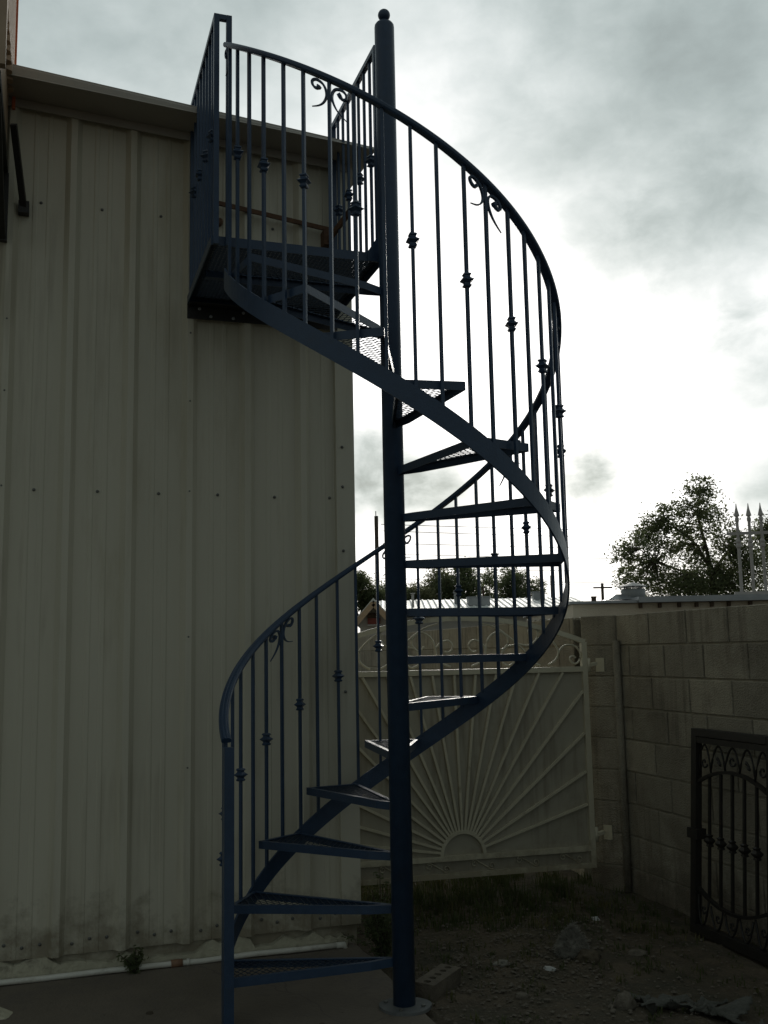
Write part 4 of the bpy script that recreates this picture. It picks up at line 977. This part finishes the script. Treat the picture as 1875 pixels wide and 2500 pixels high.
def gable_house():
    Y = 21; o = thing('gable_house', 'small gabled house with tan bargeboards seen left of the stair pole', 'house', (-.3, Y, 0))
    ap, le = pix(912, 1474, Y), pix(879, 1518, Y); hw = ap.x - le.x; 
    x0, x1 = ap.x - hw, ap.x + hw
    mb = MB(); p = [(x0, le.z - .02), (ap.x, ap.z - .06), (x1, le.z - .02), (x1, 0), (x0, 0)]; n = len(p)
    mb.v = [(x, Y, z) for x, z in p] + [(x, Y + 6, z) for x, z in p]; mb.f = [tuple(range(n)), tuple(reversed(range(n, 2 * n)))] + [(k, n + k, n + (k + 1) % n, (k + 1) % n) for k in range(n)]
    obj('wall', mb, 'house', o)
    for s in (-1, 1):
        mb = MB(); a = Vector((ap.x, Y - .25, ap.z)); e = Vector((ap.x + s * (hw + .12), Y - .25, le.z - .09)); mb.bar(a, e, .05, .11, (0, 0, 1)); obj('bargeboard', mb, 'tanwood', o)
        mb = MB(); u = Vector((0, 6.4, 0)); t_ = Vector((0, 0, .05)); z_ = Vector((0, .03, .062)); mb.hexa([a + z_, e + z_, e + u + z_, a + u + z_, a + z_ + t_, e + z_ + t_, e + u + z_ + t_, a + u + z_ + t_]); obj('roof', mb, 'white_roof', o)
    c = pix(913, 1512, Y); mb = MB(); mb.box(c.x - .13, c.x + .13, Y - .05, Y - .003, c.z - .10, c.z + .02); w = obj('red_panel', mb, 'redsign', o)
    mb = MB(); mb.box(c.x - .15, c.x + .15, Y - .09, Y - .003, c.z - .135, c.z - .105); obj('sill', mb, 'white_fence', o)
    mb = MB(); mb.box(c.x - .13, c.x + .10, Y - .05, Y - .003, c.z + .024, c.z + .13); obj('dark_window', mb, 'wood', o)
gable_house()
def poles():
    def pole(name, u, vt, Y, r, label, arm=0.0):
        p = pix(u, vt, Y); o = thing(name, label, 'pole', (p.x, Y, 0))
        mb = MB(); mb.lathe([(r * 1.25, 0), (r, p.z)], 10, (p.x, Y, 0)); obj('shaft', mb, 'polew', o)
        if arm: mb = MB(); mb.bar((p.x - arm, Y - r - .05, p.z - .35), (p.x + arm, Y - r - .05, p.z - .35), .1, .12); obj('crossarm', mb, 'polew', o)
        else: mb = MB(); mb.bar((p.x - .02, Y - r - .05, p.z + .0), (p.x - .02, Y - r - .05, p.z + .25), .05, .05); obj('insulator', mb, 'galv', o)
        return p
    a = pole('utility_pole', 918.5, 1260, 55, .105, 'bare wooden utility pole between metal building and stair pole')
    b = pole('utility_pole', 1470, 1424, 80, .11, 'tiny utility pole with crossarm left of the conical roof vent', .75)
    c = pole('utility_pole', 1347, 1405, 70, .12, 'thin utility pole behind the right edge of the staircase', .0)
    # wires crossing towards the right
    for i, (v0, v1) in enumerate(((1280, 1286), (1296, 1306), (1326, 1330), (1352, 1356), (1386, 1384), (1412, 1416), (1424, 1410))):
        Y = 55 + 4 * i; P, Q = pix(930, v0, Y), pix(2150, v1 + 2, Y + 6); pts = [P.lerp(Q, k / 14) + Vector((0, 0, -.25 * math.sin(math.pi * k / 14))) for k in range(15)]
        mb = MB(); mb.tube(pts, .017, 4)
        tag(obj('power_line', mb, 'wire'), ['topmost', 'second', 'third', 'fourth', 'fifth', 'sixth', 'lowest'][i] + ' of the thin overhead wires crossing the sky at right', 'wire', 'overhead wires')
poles()
def tree(name, label, base, limbs, blobs, nleaf, lsize, m, seed, trunk_r):
    """limbs: polylines (points with radius); blobs: (centre, radii, weight) that leaves gather round"""
    r2 = random.Random(seed); o = thing(name, label, 'tree', base, 'trees behind the yard')
    tb = MB(); tips = []
    for pts, r0, r1 in limbs:
        n = len(pts); tb.tube(pts, 1.0, 7, scale=[r0 + (r1 - r0) * i / (n - 1) for i in range(n)])
    tot = sum(b[2] for b in blobs); lv = MB()
    for c, rad, w in blobs:
        c = Vector(c); nt = max(3, int(w / tot * nleaf / 30))
        src = min((Vector(q) for pts, a, b in limbs for q in pts), key=lambda q: (q - c).length)
        for k in range(nt):
            d = Vector((r2.gauss(0, 1), r2.gauss(0, 1), r2.gauss(0, 1))).normalized() * (r2.random() ** .42)
            tip = c + Vector((d.x * rad[0], d.y * rad[1], d.z * rad[2])) * 1.05
            mid = src.lerp(tip, .55) + Vector((r2.uniform(-.1, .1), r2.uniform(-.1, .1), r2.uniform(.0, .15))) * rad[0]
            if k % 2 == 0: tb.tube([src, mid, tip], 1.0, 4, scale=[max(.012, lsize * .25), lsize * .14, lsize * .07])
            cs = rad[0] * r2.uniform(.10, .34)
            for _ in range(30):
                p = tip + Vector((r2.gauss(0, cs), r2.gauss(0, cs), r2.gauss(0, cs * .8)))
                s = lsize * (.45 + 1.1 * r2.random() ** 1.6); a = Vector((r2.gauss(0, 1), r2.gauss(0, 1), r2.gauss(0, .7))).normalized(); e = a.cross(Vector((r2.gauss(0, 1), r2.gauss(0, 1), r2.gauss(0, 1)))).normalized()
                lv.add([p - a * s, p + e * s * .5, p + a * s, p - e * s * .5], [(0, 1, 2, 3)])
    obj('trunk', tb, 'bark', o); obj('crown', lv, m, o)
def trees():
    Y = 24
    def Pp(u, v, dy=0.0): return tuple(pix(u, v, Y + dy))
    b = pix(1745, 1460, Y); base = (b.x, Y, 0)
    sc = Y / F
    limbs = [([base, Pp(1742, 1440), Pp(1735, 1385)], .22, .15), ([Pp(1735, 1385), Pp(1722, 1330), Pp(1702, 1255), Pp(1708, 1205)], .11, .03),
             ([Pp(1738, 1395), Pp(1700, 1330), Pp(1665, 1300), Pp(1620, 1268, .4)], .09, .02), ([Pp(1735, 1420), Pp(1680, 1400), Pp(1600, 1370, -.5), Pp(1560, 1340, -.5)], .08, .02),
             ([Pp(1740, 1400), Pp(1780, 1340), Pp(1800, 1290, .5)], .09, .03), ([Pp(1745, 1430), Pp(1820, 1370, .5), Pp(1850, 1310, .6)], .09, .03)]
    blobs = []
    for u, v, ru, rv, w in ((1710, 1200, 42, 36, 1.0), (1690, 1245, 45, 30, .8), (1740, 1270, 50, 45, .9), (1600, 1280, 48, 32, 1.0), (1640, 1245, 35, 25, .5), (1575, 1310, 40, 35, .7), (1540, 1345, 42, 35, .9), (1590, 1375, 60, 30, 1.0),
                            (1530, 1410, 35, 30, .7), (1600, 1420, 70, 30, 1.5), (1680, 1430, 80, 30, 2.6), (1760, 1400, 70, 50, 2.4), (1790, 1330, 55, 45, 1.2), (1840, 1380, 60, 60, 2.0), (1870, 1300, 40, 40, .9), (1900, 1350, 60, 80, 1.8), (1740, 1440, 130, 22, 3.0), (1660, 1330, 45, 30, .6), (1630, 1330, 45, 26, .6), (1690, 1300, 40, 30, .5), (1640, 1290, 40, 22, .4), (1700, 1360, 50, 30, .7), (1950, 1300, 60, 90, 1.5)):
        c = pix(u, v, Y + rnd.uniform(-.7, .7)); blobs.append((tuple(c), (ru * sc, ru * sc * 1.0, rv * sc), w))
    limbs = [(p, a * .5, c * .5) for p, a, c in limbs]
    tree('large_tree', 'large sparse leafy tree behind the flat roof at right', base, limbs, blobs, 46000, .034, 'leafd', 5, .2)
    lab = ['round leafy tree left of the stair pole behind the gabled house', 'low bushy tree just right of the stair pole behind the white roof', 'tall airy tree right of the low bush behind the white roof', 'tall dense tree in the middle behind the roof boxes', 'open spreading tree right of the dense one behind the roof', 'broad tree at the right of the tree line with forked limbs', 'small low tree at the right end of the white roof', 'broad low tree hidden mostly behind the stair pole']
    for i, (u, vt, wd, y, dens) in enumerate(((884, 1408, 84, 40, 1.2), (1005, 1432, 78, 42, .8), (1062, 1398, 96, 44, .85), (1128, 1380, 88, 43, 1.1), (1188, 1392, 66, 46, .55), (1258, 1394, 98, 44, 1.0), (1308, 1452, 44, 46, .35), (942, 1430, 80, 41, .8))):
        r3 = random.Random(50 + i); k = y / F; top = pix(u, vt, y); bs = Vector((top.x, y, 0)); limbs = [([tuple(bs), (top.x, y, top.z * .45), (top.x + .05, y, top.z * .7)], .09, .04)]; blobs = []
        vb = 1478; n = 9 if wd > 50 else 6
        for j in range(n):
            f = j / (n - 1); uu = u + r3.uniform(-.42, .42) * wd * (1.0 if f > .15 else .3); vv = vt + 12 + (vb - vt - 6) * f
            c = pix(uu, vv, y + r3.uniform(-.6, .6)); blobs.append((tuple(c), (wd * .33 * k, wd * .33 * k, wd * .27 * k), dens * r3.uniform(.6, 1.2) * (1 + .9 * f)))
            limbs.append(([(top.x, y, top.z * .5), tuple(Vector((top.x, y, top.z * .5)).lerp(c, .6) + Vector((0, 0, .1))), tuple(c)], .03, .012))
        tree('background_tree', lab[i], tuple(bs), limbs, blobs, int(11000 * dens * wd / 55), .044, 'leafw' if i in (1, 2, 6) else 'leafd', 60 + i, .15)
trees()
